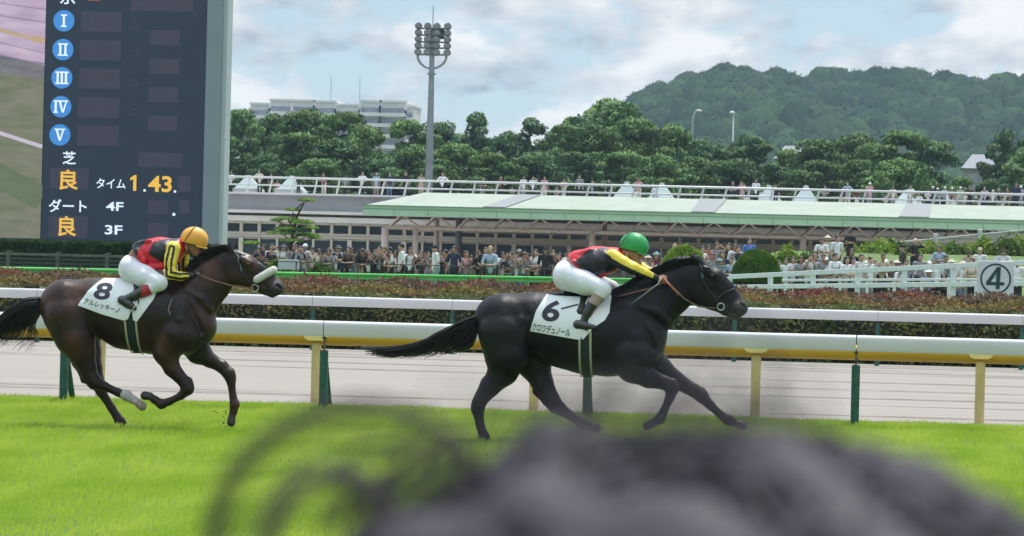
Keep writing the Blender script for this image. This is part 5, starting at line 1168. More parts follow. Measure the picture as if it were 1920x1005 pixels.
# ================================================================== floodlight mast
m_lampw = mat('street_lamp_paint', (.36, .40, .41), .5)
m_pole = mat('mast_steel', (0.20, 0.23, 0.25), .45, .3, var=.1, scale=2); m_lampb = mat('floodlight_body', (0.085, 0.10, 0.12), .5, .3, var=.2, scale=5); m_lampg = mat('floodlight_glass', (0.16, 0.19, 0.21), .3)
FY = 262.0; fb = at(804, 345, FY); fg = float(zg(fb.x, FY)) - .2; fl = empty('floodlight_mast', (fb.x, FY, fg)); tag(fl, 'tall floodlight mast with a rack of lamps and a U shaped cradle above the stand', 'floodlight')
sF = FY / FPX; zz = lambda py: at(808, py, FY).z - fg
MB().tube([(0, 0, 0), (0, 0, zz(340)), (0, 0, zz(130)), (0, 0, zz(52))], [.34, .31, .21, .17], 12).build('pole', m_pole, fl, True)
MB().tube([(0, 0, zz(52)), (0, 0, zz(12))], .035, 6).build('lightning_rod', m_pole, fl)
MB().tube([(0, 0, zz(140)), (0, 0, zz(137))], .34, 12).tube([(0, 0, zz(299)), (0, 0, zz(302))], .42, 12).build('collar', m_pole, fl)
U = []; hw = 27.5 * sF
for a in np.linspace(PI, 2 * PI, 17): U.append((hw * math.cos(a), 0, zz(104) + (zz(104) - zz(128)) * math.sin(a)))
U = [(-hw, 0, zz(45))] + U + [(hw + .1, 0, zz(42))]
MB().tube(U, .10, 8).build('cradle', m_pole, fl, True)
for py in (53.5, 66, 79, 90, 102.5):
    MB().bar((-hw, 0, zz(py)), (hw, 0, zz(py)), .5, .10).build('crossbar', m_lampb, fl)
for r_ in range(5):
    py = 46 + r_ * 12.2
    for c_ in range(4):
        x = (-26 + c_ * 17.5 + (3 if c_ == 3 else 0)) * sF
        lm = MB(); z = zz(py); lm.tube([(x, .12, z - .02), (x, -.18, z - .1), (x, -.3, z - .16)], [.13, .24, .30], 12); lm.bar((x, .1, z - .25), (x, .1, z - .02), .06, .06)
        lamp = lm.build('floodlight', m_lampb, fl, True); MB().tube([(x, -.301, z - .161), (x, -.315, z - .168)], .26, 12).build('lens', m_lampg, lamp)
MB().box((13 * sF, .2, zz(62)), (17 * sF, .3, 21 * sF)).build('control_panel', mat('panel_green', (0.06, 0.10, 0.09), .7), fl)
# two street lamps beyond the trees
for px, py0, py1, arm, lab in [(1297, 208, 300, 1, 'grey street lamp with a curved arm above the trees, left of the two'), (1373, 212, 300, 0, 'straight grey street lamp with a round head, right of the two by the hill')]:
    Yl = 372.0; b = at(px, py1, Yl); g = 1.0; e = empty('street_lamp', (b.x, Yl, g)); tag(e, lab, 'street lamp', 'street lamps beyond the trees'); zt = at(px, py0, Yl).z - g; s = Yl / FPX
    if arm:
        MB().tube([(0, 0, 0), (0, 0, zt - .9), (.12, 0, zt - .35), (.45, 0, zt - .02)], .12, 8).build('pole', m_lampw, e, True)
        MB().ico((.62, 0, zt), .32, 2, (1.2, 1, .6)).build('lamp_head', m_skyb, e, True)
    else:
        MB().tube([(0, 0, 0), (0, 0, zt - .2)], .11, 8).bar((-.5, 0, zt - .25), (.4, 0, zt - .2), .08, .08).build('pole', m_lampw, e, True)
        MB().ico((-.15, 0, zt), .34, 2, (1, 1, .7)).build('lamp_head', m_skyb, e, True)

# ================================================================== far apartment blocks
m_apt = mat('apartment_pale', (0.60, 0.57, 0.58), .8, var=.06, scale=.2); m_apd = mat('apartment_recess', (0.24, 0.25, 0.30), .8, var=.2, scale=.4); m_apb = mat('apartment_balcony', (0.68, 0.65, 0.65), .8, var=.05, scale=.2)
AY = 950.0; sA = AY / FPX
def apartment(cols, label, depth=14, fl=3.0):
    b = at(cols[0][0], 300, AY); e = empty('apartment_block', (b.x, AY, 0)); tag(e, label, 'apartment block')
    for (x0, x1, py) in cols:
        a = at(x0, py, AY); c = at(x1, py, AY); w_ = c.x - a.x; xm = (a.x + c.x) / 2 - b.x; h = a.z
        MB().box((xm, depth / 2, h / 2), (w_, depth, h)).build('wall', m_apt, e)
        m = MB(); mb2 = MB(); n = max(1, int(w_ / 5.2))
        for f in range(int((h - 6) / fl)):
            z = h - 2.2 - f * fl
            if z < 12: break
            MB().box((xm, -.05, z), (w_ - .8, .3, 1.35)).build('window_row', m_apd, e); mb2.box((xm, -.75, z - 1.25), (w_, 1.4, 1.0))
            for k in range(n + 1): mb2.box((xm - w_ / 2 + w_ * k / n, -.6, z), (.7, 1.1, 2.6))
        mb2.build('balcony', m_apb, e)
        MB().box((xm, depth / 2, h + .3), (w_ + .6, depth + .6, .6)).build('roof', m_apb, e)
    return e
apartment([(430, 470, 212), (470, 507, 196), (507, 590, 189), (590, 630, 192), (630, 675, 198)], 'long pale apartment block with stepped roof above the trees, farther left')
apartment([(676, 714, 191), (714, 762, 192), (762, 777, 201)], 'taller pale apartment block showing its balcony stack between the trees')
MB_ = [MB().tube([(0, 0, 0), (0, 0, 8)], .09, 6).build('antenna', m_apd, None) for _ in range(2)]
for o, (px, py, lab) in zip(MB_, [(620, 190, 'thin antenna mast on the roof of the long block'), (674, 192, 'thin antenna mast between the two apartment blocks')]):
    p = at(px, py, AY + 5); o.location = p - Vector((0, 0, 1)); tag(o, lab, 'antenna', 'antennas on the apartment roofs')
# pale houses glimpsed between the trees
m_hw = mat('house_wall', (0.22, 0.22, 0.22), .8, var=.06, scale=.4); m_hr = mat('house_roof', (0.15, 0.17, 0.19), .6, var=.05, scale=.5)
for i, (px, py, w_, h, lab) in enumerate([(1838, 316, 4, 3, 'grey roofed house seen in the gap between the last trees at the right'), (1612, 330, 4, 3.5, 'small pale house glimpsed through the trees left of the gap'), (1483, 298, 4, 3, 'tiny pale roof glimpsed right of the two street lamps')]):
    Yh = 455.0 + i * 14; p = at(px, py, Yh); e = empty('house', (p.x, Yh, 1)); tag(e, lab, 'house'); hh = p.z - 1
    MB().box((0, 4, hh / 2), (w_, 8, hh)).build('wall', m_hw, e)
    MB().add([(-w_ / 2 - .5, -.5, hh), (w_ / 2 + .5, -.5, hh), (w_ / 2 + .5, 8.5, hh), (-w_ / 2 - .5, 8.5, hh), (-w_ / 2 + 1, 4, hh + 2), (w_ / 2 - 1, 4, hh + 2)], [(0, 1, 5, 4), (2, 3, 4, 5), (0, 4, 3), (1, 2, 5), (0, 3, 2, 1)]).build('roof', m_hr, e)
    for k in (-1, 1): MB().box((k * w_ / 4, -.02, hh - 1.3), (1.3, .1, 1.2)).build('window', m_apd, e)
# ================================================================== trees, bushes, hill
m_bark = mat('bark', (0.055, 0.042, 0.032), .9, var=.4, scale=5, bump=.5, bscale=12)
m_leafA = leafmat('tree_leaf', (0.080, 0.160, 0.045), (0.150, 0.255, 0.075), trans=.18, scale=.35, objrand=.22)
m_leafB = leafmat('tree_leaf_blueish', (0.062, 0.135, 0.055), (0.125, 0.220, 0.080), trans=.16, scale=.35, objrand=.22)
def crown_mesh(seed, H, Wd, nclump, per, size, flat=.55, cr=(.10, .19), low=.22, narrow=.3):
    """clumps of small leaves spread through an uneven crown; z from low*H to H"""
    g = np.random.default_rng(seed); C_ = []
    while len(C_) < nclump:
        z = low + (1 - low) * g.random(); prof = math.sin(PI * min(1, (z - low) / (1 - low) * .82 + .16)) ** .6 * (1 - narrow * z)
        a = g.random() * 2 * PI; r = prof * (g.random() ** .45) * Wd / 2 * (1 + .22 * math.sin(3 * a + seed) + .12 * math.sin(5 * a + 2 * seed))
        C_.append((r * math.cos(a), r * math.sin(a), z * H - .05 * H))
    C_ = np.array(C_); R_ = (cr[0] + (cr[1] - cr[0]) * g.random(nclump)) * Wd
    idx = np.repeat(np.arange(nclump), per); n = len(idx)
    d = g.normal(size=(n, 3)); d[:, 2] = d[:, 2] * .9 + .35; d /= np.linalg.norm(d, axis=1)[:, None]
    rr = R_[idx] * (.72 + .38 * g.random(n)); P = C_[idx] + d * rr[:, None] * np.array([1.15, 1.15, flat]); Nn = d * np.array([.6, .6, 1.3])
    return (*leaf_quads(P, Nn, size, g, .75), d * np.array([1, 1, 1.2]) + .35 * g.normal(size=(n, 3)) + .5 * (P - np.array([0, 0, H * .5])) / Wd)
def limbs(seed, H, Wd, r0, n=9, low=.2):
    g = np.random.default_rng(seed); m = MB(); top = .8 * H; b = []
    pts = [(0, 0, -.3)] + [(g.normal() * .03 * Wd, g.normal() * .03 * Wd, H * q) for q in (.15, .35, .55, .8)]
    m.tube(pts, [r0 * 1.25, r0, r0 * .85, r0 * .55, r0 * .15], 8)
    for i in range(n):
        z = H * (low + .5 * g.random()); a = g.random() * 2 * PI; L_ = Wd * .36 * (.6 + .5 * g.random())
        m.tube([(0, 0, z), (L_ * .5 * math.cos(a), L_ * .5 * math.sin(a), z + L_ * .3), (L_ * math.cos(a), L_ * math.sin(a), z + L_ * .75)], [r0 * .4, r0 * .25, r0 * .07], 6)
    return m
protos = []
for k in range(6):
    H, Wd = 14.0, 9.0; m_ = m_leafA if k % 2 == 0 else m_leafB
    v, f, cn_ = crown_mesh(30 + k, H, Wd, [92, 100, 84, 100, 120, 88][k], 170, .18, .62, (.065, .125) if k != 3 else (.05, .10), .18, [.15, .32, .0, .3, .1, .12][k])
    e = empty('broadleaf_tree', (0, 0, 0)); link_mesh('crown', leaf_mesh('crown', v, f, cn_), m_, e); limbs(60 + k, H, Wd, .28).build('trunk', m_bark, e, True)
    protos.append(e)
TR = [ # px centre, top py, width px, Y, prototype
 (448, 209, 105, 335, 0), (515, 215, 120, 345, 1), (588, 209, 135, 338, 4), (655, 214, 120, 350, 2), (688, 240, 90, 330, 0), (560, 252, 120, 315, 2), (640, 262, 130, 312, 1), (470, 262, 110, 314, 3),
 (768, 229, 105, 342, 2), (825, 232, 110, 350, 5), (893, 213, 100, 345, 3), (945, 246, 95, 352, 1), (1000, 224, 110, 344, 3), (1058, 238, 105, 348, 0), (1140, 190, 150, 356, 4), (1172, 205, 100, 354, 0), (1100, 222, 110, 352, 5), (1118, 236, 130, 332, 4),
 (1196, 226, 135, 340, 0), (1262, 238, 120, 346, 4), (1330, 262, 110, 338, 1), (1408, 258, 120, 345, 5), (1480, 284, 90, 350, 2), (1535, 264, 115, 340, 0), (1608, 254, 125, 346, 4), (1688, 250, 140, 338, 2), (1752, 266, 100, 344, 5),
 (1882, 246, 105, 340, 3), (1952, 252, 130, 346, 1), (1930, 285, 90, 320, 0), (780, 275, 120, 316, 4), (860, 272, 115, 318, 0), (925, 290, 110, 313, 2), (1005, 288, 120, 317, 5), (1085, 285, 120, 314, 1),
 (1165, 288, 120, 318, 2), (1240, 292, 110, 313, 4), (1310, 298, 110, 316, 0), (1385, 300, 110, 314, 5), (1455, 306, 100, 318, 1), (1530, 304, 110, 314, 2), (1610, 302, 110, 316, 0), (1680, 300, 110, 313, 4), (1745, 312, 80, 317, 1), (1800, 335, 70, 314, 2), (1858, 338, 70, 318, 5), (1905, 310, 100, 313, 3),
 (715, 300, 90, 313, 5), (500, 292, 100, 306, 5), (600, 300, 110, 305, 0), (380, 215, 120, 340, 1), (330, 230, 120, 335, 0), (2030, 250, 130, 340, 2)]
used = set()
side_words = {}
for i, (px, py, wpx, Yt, k) in enumerate(sorted(TR)):
    k2 = k; g_ = float(zg(0, Yt)); top_ = at(px, py, Yt); o = protos[k2] if k2 not in used else copy_tree(protos[k2]); used.add(k2)
    sx = wpx * Yt / FPX / 9.0 * 1.5; sz = (top_.z - g_) / 13.6
    o.location = (top_.x, Yt, g_); o.scale = (sx, sx, sz); o.rotation_euler.z = (i * 2.39996) % (2 * PI)
    look = {0: 'full mid green tree', 1: 'pointed blue green tree', 2: 'round topped green tree', 3: 'loose ragged crowned tree', 4: 'broad dense green tree', 5: 'dark blue green tree'}[k2]
    row = 'low in the tree belt' if Yt < 325 else 'high in the tree belt'
    if px < 420: wh = 'behind the result board'
    elif px < 720: wh = 'below the apartments'
    elif px < 870: wh = 'beside the mast'
    elif px < 1110: wh = 'right of the mast'
    elif px < 1290: wh = 'where the hill begins'
    elif px < 1460: wh = 'below the street lamps'
    elif px < 1770: wh = 'before the wooded hill'
    else: wh = 'by the houses'
    tag(o, f'{look} {row}, {wh}', 'tree', 'trees behind the stand'); o['_px'] = px
# make look-alike labels single: add the order from the left among the same
from collections import defaultdict
def ordinal(n): return ['first', 'second', 'third', 'fourth', 'fifth', 'sixth', 'seventh', 'eighth', 'ninth', 'tenth', 'eleventh', 'twelfth', 'thirteenth', 'fourteenth', 'fifteenth', 'sixteenth', 'seventeenth', 'eighteenth', 'nineteenth', 'twentieth'][n] if n < 20 else f'number {n + 1}'
def uniq(objs):
    d = defaultdict(list)
    for o in objs: d[o['label']].append(o)
    for k_, l_ in d.items():
        if len(l_) > 1:
            l_.sort(key=lambda o: o['_px'])
            for n_, o in enumerate(l_): o['label'] = k_ + (', leftmost' if n_ == 0 else ', rightmost' if n_ == len(l_) - 1 else f', {ordinal(n_)} from left')
    for o in objs:
        if '_px' in o: del o['_px']
uniq([o for o in C.objects if o.name.startswith('broadleaf_tree')])

# wooded hill
RID = np.array([(700, 380), (900, 350), (1000, 315), (1060, 272), (1130, 232), (1180, 203), (1230, 184), (1290, 167), (1330, 154), (1385, 145), (1430, 149), (1480, 146), (1550, 149), (1600, 151), (1650, 147), (1700, 153), (1760, 158), (1800, 167), (1840, 171), (1870, 167), (1920, 168), (2000, 172), (2150, 190), (2400, 240)], float)
HY = 1500.0
rx = np.array([at(a, b, HY).x for a, b in RID]); rz = np.array([at(a, b, HY).z for a, b in RID]) - 7.6
def hz(x, y):
    r = np.interp(x, rx, rz, left=rz[0] * .6, right=rz[-1] * .6); t = (y - 1130) / (HY - 1130)
    f = np.where(t < 1, np.clip(t, 0, 1) ** .8, np.clip(1 - (t - 1) * .9, 0, 1))
    spur = 1 - .20 * np.clip(np.sin(x * .035 + y * .012) * np.sin(x * .017 - 1.2), -1, 1) * np.clip(4 * t * (1 - t), 0, 1)
    return 1.0 + (r - 1) * f * spur
xs = np.linspace(rx[0] - 60, rx[-1] + 80, 90); ys = np.linspace(1120, 1860, 60); X, Y = np.meshgrid(xs, ys, indexing='ij'); Z = hz(X, Y)
ii, jj = np.meshgrid(np.arange(89), np.arange(59), indexing='ij'); a = (ii * 60 + jj).ravel()
m_hillg = mat('hill_ground', (0.022, 0.045, 0.018), .95, var=.3, scale=.05)
tag(link_mesh('hills', np_mesh('hills', np.column_stack([X.ravel(), Y.ravel(), Z.ravel() - .5]), np.column_stack([a, a + 60, a + 61, a + 1])), m_hillg, smooth=True), kind='structure')
g = np.random.default_rng(21)
# the wood as one canopy of merging crowns, with loose leaf clumps over it
wx0, wx1, wy0, wy1, ws = at(860, 250, HY).x, at(2080, 250, HY).x, 1135.0, 1560.0, .8
gx = np.arange(wx0, wx1, ws); gy = np.arange(wy0, wy1, ws); HX, HYY = np.meshgrid(gx, gy, indexing='ij'); base_ = hz(HX, HYY); canopy_ = base_ + 1.0; who = np.zeros(base_.shape, np.int8)
n = 2600; cx = g.uniform(wx0, wx1, n); cy = g.uniform(wy0, wy1, n); r_ = 3.4 + 5.6 * g.random(n) ** 1.7; ti = g.integers(0, 4, n); cz = hz(cx, cy)
for i in range(n):
    r = r_[i]; a0, a1 = int((cx[i] - r * 1.3 - wx0) / ws), int((cx[i] + r * 1.3 - wx0) / ws) + 1; b0, b1 = int((cy[i] - r * 1.3 - wy0) / ws), int((cy[i] + r * 1.3 - wy0) / ws) + 1
    a0, b0 = max(a0, 0), max(b0, 0); sx, sy = HX[a0:a1, b0:b1], HYY[a0:a1, b0:b1]
    if sx.size == 0: continue
    an = np.arctan2(sy - cy[i], sx - cx[i]); rad = r * (1 + .13 * np.sin(3 * an + i) + .08 * np.sin(7 * an + 2 * i)); q = np.hypot(sx - cx[i], sy - cy[i]) / rad
    h = cz[i] + 2 + (5.5 + r * .8 * (.8 + .5 * ((i * 7919) % 10) / 10)) * np.sqrt(np.clip(1 - q * q, 0, 1)) + .35 * np.sin(sx * 1.9 + i) * np.sin(sy * 1.7 + i)
    h = np.where(q < 1, h, -99); m_ = h > canopy_[a0:a1, b0:b1]; canopy_[a0:a1, b0:b1][m_] = h[m_]; who[a0:a1, b0:b1][m_] = ti[i]
canopy_ += g.normal(size=canopy_.shape) * .2
V = np.column_stack([HX.ravel(), HYY.ravel(), canopy_.ravel()]); ny2 = len(gy); ii, jj = np.meshgrid(np.arange(len(gx) - 1), np.arange(ny2 - 1), indexing='ij'); a = (ii * ny2 + jj).ravel()
m_w = [leafmat('wood_leaf_' + nm, a_, b_, trans=0, scale=.12, spec=0, rough=1) for nm, a_, b_ in (('deep', (0.012, 0.032, 0.015), (0.023, 0.052, 0.021)), ('mid', (0.020, 0.049, 0.021), (0.034, 0.070, 0.027)), ('light', (0.036, 0.074, 0.028), (0.056, 0.10, 0.036)), ('olive', (0.034, 0.058, 0.024), (0.048, 0.078, 0.030)))]
wood = link_mesh('woodland', np_mesh('woodland', V, np.column_stack([a, a + ny2, a + ny2 + 1, a + 1]), who[:-1, :-1].ravel()), m_w, smooth=True)
tag(wood, 'dense wood covering the hill at the right', 'wood', kind='stuff')
N_ = 150000; ia = g.integers(1, len(gx) - 2, N_); ib = g.integers(1, ny2 - 2, N_); gxn = (canopy_[ia + 1, ib] - canopy_[ia - 1, ib]) / (2 * ws); gyn = (canopy_[ia, ib + 1] - canopy_[ia, ib - 1]) / (2 * ws)
Nn = np.column_stack([-gxn, -gyn, np.ones(N_)]); Nn /= np.linalg.norm(Nn, axis=1)[:, None]
P = np.column_stack([gx[ia], gy[ib], canopy_[ia, ib]]) + Nn * .25 + g.normal(size=(N_, 3)) * .3
v, f = leaf_quads(P, Nn, .55, g, .5)
lf = link_mesh('leaves', leaf_mesh('leaves', v, f, Nn + .1 * g.normal(size=Nn.shape), who[ia, ib]), m_w, wood)

# clipped domes, bushes and pine
m_dome = leafmat('clipped_leaf', (0.045, 0.11, 0.012), (0.09, 0.19, 0.022), scale=2.5)
m_fresh = leafmat('fresh_leaf', (0.12, 0.21, 0.02), (0.23, 0.33, 0.045), scale=1.5, objrand=.15)
m_shrub = leafmat('bush_leaf', (0.06, 0.12, 0.02), (0.13, 0.20, 0.035), scale=1.5, objrand=.15)
def bush(px, pytop, wpx, hm, Yb, m_, name, label, group=None, n=3500, size=.07, lump=.1, seed=1, dens=.05, stemz=None):
    t_ = at(px, pytop, Yb); rxm = wpx * Yb / FPX / 2; z0 = t_.z - hm; g = np.random.default_rng(seed)
    e = empty(name, (t_.x, Yb, z0)); tag(e, label, 'bush' if name != 'clipped_dome' else 'topiary', group)
    d = g.normal(size=(n, 3)); d[:, 2] = np.abs(d[:, 2]); d /= np.linalg.norm(d, axis=1)[:, None]
    lo = 1 + lump * (np.sin(d[:, 0] * 7 + seed) * np.sin(d[:, 2] * 6 + 2 * seed) + .6 * np.sin(d[:, 1] * 9 + d[:, 0] * 12)) + dens * g.normal(size=n)
    P = d * lo[:, None] * np.array([rxm, rxm * .8, hm])
    v, f = leaf_quads(P, d, size, g, .8); link_mesh('foliage', np_mesh('foliage', v, f), m_, e)
    MB().ico((0, 0, 0), 1, 3, (rxm * .86, rxm * .7, hm * .88)).build('dark_core', m_core, e, True)  # solid dark core under the leaf shell, shade put into its colour
    return e
bush(1420, 468, 94, 1.0, 106, m_dome, 'clipped_dome', 'smooth round clipped dome standing left of the right fence', None, 9000, .035, .015, 4, .012)
bush(1284, 462, 96, 1.1, 106.5, m_fresh, 'clipped_dome', 'bright green clipped dome just behind the head of horse 6', None, 9000, .038, .03, 5, .02)
for i, (px, py, w_, h, Yb, m_, lab) in enumerate([
    (1475, 473, 90, 1.3, 140, m_fresh, 'yellow green bush right behind the smooth clipped dome'), (1520, 478, 70, 1.1, 139, m_shrub, 'green bush low left of the group on the mound'),
    (1640, 458, 120, 1.5, 150, m_fresh, 'wide bright bush between the people on the mound'), (1700, 470, 70, 1.2, 148, m_shrub, 'darker bush behind the two standing men in black and olive'),
    (1745, 462, 90, 1.5, 152, m_fresh, 'bright bush below the left end of the ramp'), (1795, 463, 80, 1.4, 151, m_shrub, 'green bush below the middle of the ramp'), (1840, 456, 90, 1.6, 153, m_fresh, 'yellow green bush below the ramp, above the sign'),
    (1890, 452, 90, 1.7, 152, m_shrub, 'green bush under the ramp right of the sign'), (1935, 444, 90, 1.9, 154, m_fresh, 'tall bright bush at the right edge under the ramp'), (1680, 455, 60, 1.3, 156, m_shrub, 'bush at the foot of the ramp balustrade'),
    (528, 492, 60, .8, 118, m_fresh, 'low bright bush beside the small grey notice board'), (600, 500, 50, .6, 112, m_shrub, 'low shrub at the feet of the left crowd'), (1340, 500, 60, .8, 118, m_shrub, 'low bush between the two clipped domes')]):
    bush(px, py, w_, h, Yb, m_, 'bush', lab, 'bushes on the mound' if px > 1400 else None, 2600, .085, .12, 20 + i, .07)
# small notice board
nb = at(541, 505, 113.5); e = empty('notice_board', (nb.x, 113.5, nb.z)); tag(e, 'small pale grey notice board low in the left crowd', 'notice board')
MB().box((0, 0, .16), (.72, .05, .34), None, .01).build('panel', mat('notice_grey', (.42, .46, .48), .6), e); MB().box((-.3, .04, -.1), (.05, .05, .5)).build('leg', m_pole, e); MB().box((.3, .04, -.1), (.05, .05, .5)).build('leg', m_pole, e)
# cloud-pruned pine
YP = 131.0; pb = at(546, 500, YP); e = empty('cloud_pruned_pine', (pb.x, YP, float(zg(pb.x, YP)))); tag(e, 'cloud pruned pine with flat leaf pads in front of the left windows', 'tree'); sP = YP / FPX
def PL(px, py): p = at(px, py, YP) - e.location; return (p.x, 0, p.z)
MB().tube([(PL(544, 520)[0], 0, -.2), PL(542, 480), PL(549, 440), PL(556, 408), PL(570, 380)], [.10, .08, .065, .05, .03], 8).build('trunk', m_bark, e, True)
m_pine = leafmat('pine_pad', (0.13, 0.24, 0.04), (0.24, 0.38, 0.08), scale=2)
for k, (px, py, w_, h) in enumerate([(572, 376, 30, 7), (548, 394, 22, 7), (538, 411, 36, 9), (519, 413, 18, 7), (566, 418, 40, 12), (585, 428, 24, 8), (540, 430, 44, 10), (528, 438, 50, 9), (572, 442, 40, 11), (548, 452, 36, 8), (468, 456, 30, 8), (590, 446, 22, 7)]):
    g = np.random.default_rng(k + 90); n = 420; d = g.normal(size=(n, 3)); d[:, 2] = np.abs(d[:, 2]) * .8; d /= np.linalg.norm(d, axis=1)[:, None]
    c = np.array(PL(px, py)) + np.array([0, g.uniform(-.35, .35), 0]); P = c + d * np.array([w_, w_ * .9, h]) * sP * .55 * (.65 + .5 * g.random(n))[:, None]
    v, f = leaf_quads(P, d + np.array([0, 0, .4]), .055, g, .6); link_mesh('leaf_pad', np_mesh('leaf_pad', v, f), m_pine, e)
    q = PL(552, min(py + 18, 470)); MB().tube([(q[0], 0, q[2]), tuple(c)], [.035, .015], 6).build('limb', m_bark, e)
# hair-thin clods kicked up by the bay's leading hoof
g = np.random.default_rng(8); m = MB()
for i in range(34):
    px = 418 + g.normal() * 9; py = 795 + g.normal() * 18; p = at(px, py, 35.6 + g.normal() * .2); r = g.uniform(.004, .012); m.ico(tuple(p), r, 1, (1.3, 1, .8))
tag(m.build('flying_turf', mat('soil_clod', (.10, .08, .04), .95, var=.4, scale=30)), 'small clods of turf thrown up by a front hoof', 'turf clods', kind='stuff')
# ================================================================== spectators
def P3(*a): return np.array(a, float)
def limb(pts, k=.015): return [cap(a[:3], a[3], b[:3], b[3], 1, k) for a, b in zip(pts, pts[1:])]
def spectator(pose, shift=0.0):
    """prototype facing -Y, 1.70 m tall: body (skin), shirt, trousers; arms by pose"""
    hz_ = 1.58; fwd = {'lean': .16, 'phone': .02, 'spread': .20}.get(pose, 0)
    sh = .195; zs = 1.40 - fwd * .15; hips = .93
    if pose == 'sit': hips = .50; zs = .97; hz_ = 1.15
    ch = (0, -fwd, zs - .12); pel = (0, .02, hips)
    torso = [cap(pel, .135, (0, -fwd * .5, hips + (zs - hips) * .45), .118, .85, .05), cap((0, -fwd * .5, hips + (zs - hips) * .45), .118, ch, .135, .85, .05), cap((-.13, -fwd, zs), .062, (.13, -fwd, zs), .062, 1, .05)]
    head = [ell((0, -fwd - .03, hz_ + .02), (.078, .098, .115), 0, .02), cap((0, -fwd - .07, hz_ - .06), .045, (0, -fwd - .085, hz_ - .075), .04, 1, .02), cap((0, -fwd, zs), .052, (0, -fwd - .015, hz_ - .05), .05, 1, .02),
            cap((0, -fwd - .125, hz_ + .01), .010, (0, -fwd - .142, hz_ - .025), .015, 1, .008), ell((-.079, -fwd - .02, hz_), (.012, .02, .03), 0, .008), ell((.079, -fwd - .02, hz_), (.012, .02, .03), 0, .008),
            ell((-.034, -fwd - .122, hz_ + .022), (.018, .012, .009), 0, .006, True), ell((.034, -fwd - .122, hz_ + .022), (.018, .012, .009), 0, .006, True), cap((-.02, -fwd - .128, hz_ - .055), .006, (.02, -fwd - .128, hz_ - .055), .006, 1, .004, True)]
    arms = []; shz = zs - .01
    for s in (-1, 1):
        S_ = (s * sh, -fwd, shz)
        if pose == 'stand': E, W_, H = (s * .25, .02, 1.13), (s * .26, -.06, .90), (s * .255, -.09, .81)
        elif pose == 'lean': E, W_, H = (s * .27, -fwd - .10, 1.10), (s * .10, -fwd - .28, 1.08), (s * .02, -fwd - .32, 1.07)
        elif pose == 'spread': E, W_, H = (s * .38, -fwd - .05, 1.14), (s * .22, -fwd - .26, 1.07), (s * .14, -fwd - .30, 1.07)
        elif pose == 'phone': E, W_, H = (s * .25, -.20, 1.24), (s * .09, -.36, 1.44), (s * .045, -.38, 1.53)
        elif pose == 'fold': E, W_, H = (s * .27, -.06, 1.14), (-s * .02, -.22, 1.17 + s * .03), (-s * .10, -.20, 1.19 + s * .03)
        elif pose == 'shade': E, W_, H = ((.34, -.16, 1.42), (.16, -.20, 1.56), (.08, -.19, 1.63)) if s > 0 else ((-.27, .0, 1.13), (-.20, -.20, 1.05), (-.13, -.24, 1.06))
        elif pose == 'sit': E, W_, H = (s * .26, -.10, .74), (s * .12, -.30, .66), (s * .05, -.34, .66)
        S3, E3, W3, H3 = map(lambda q: np.array(q, float), (S_, E, W_, H)); u = (W3 - E3) / np.linalg.norm(W3 - E3)
        sk = limb([(*S3, .046), (*E3, .036), (*W3, .025)]) + [cap(W3, .026, H3, .030, 1, .012)]
        d = H3 - W3; d = d / (np.linalg.norm(d) + 1e-6); lat = np.cross(d, P3(0, 1, .2)); lat /= np.linalg.norm(lat) + 1e-6
        for i, (o, l) in enumerate(((-.026, .05), (-.009, .062), (.009, .06), (.025, .045))):
            b = H3 + lat * o; sk.append(cap(b, .011, b + d * l + P3(0, -.012, -.006), .009, 1, .004))
        th = W3 + d * .03 + lat * .028 * s; sk.append(cap(th, .013, th + d * .04 + lat * .025 * s, .010, 1, .006))
        arms.append((sk, S3, E3))
    leg = []; tr = []
    for s in (-1, 1):
        if pose == 'sit': J = [(s * .09, .02, hips), (s * .13, -.40, hips - .02), (s * .12, -.38, .09)]
        else: J = [(s * .085, .02, hips - .05), (s * .10, .00, .50), (s * .11, .03, .09)]
        leg += limb([(*J[0], .08), (*J[1], .055), (*J[2], .04)], .02) + [cap((J[2][0], J[2][1] + .01, .045), .042, (J[2][0] * 1.1, J[2][1] - .15, .035), .035, 1, .02)]
        tr += limb([(*J[0], .098), (*J[1], .075), (*J[2], .062)], .03)
    return torso, head, arms, leg, tr, hz_, fwd, hips
m_shoe = mat('shoe_dark', (0.03, 0.03, 0.035), .6, var=.3, scale=9)
RES = .021
POSES = {}
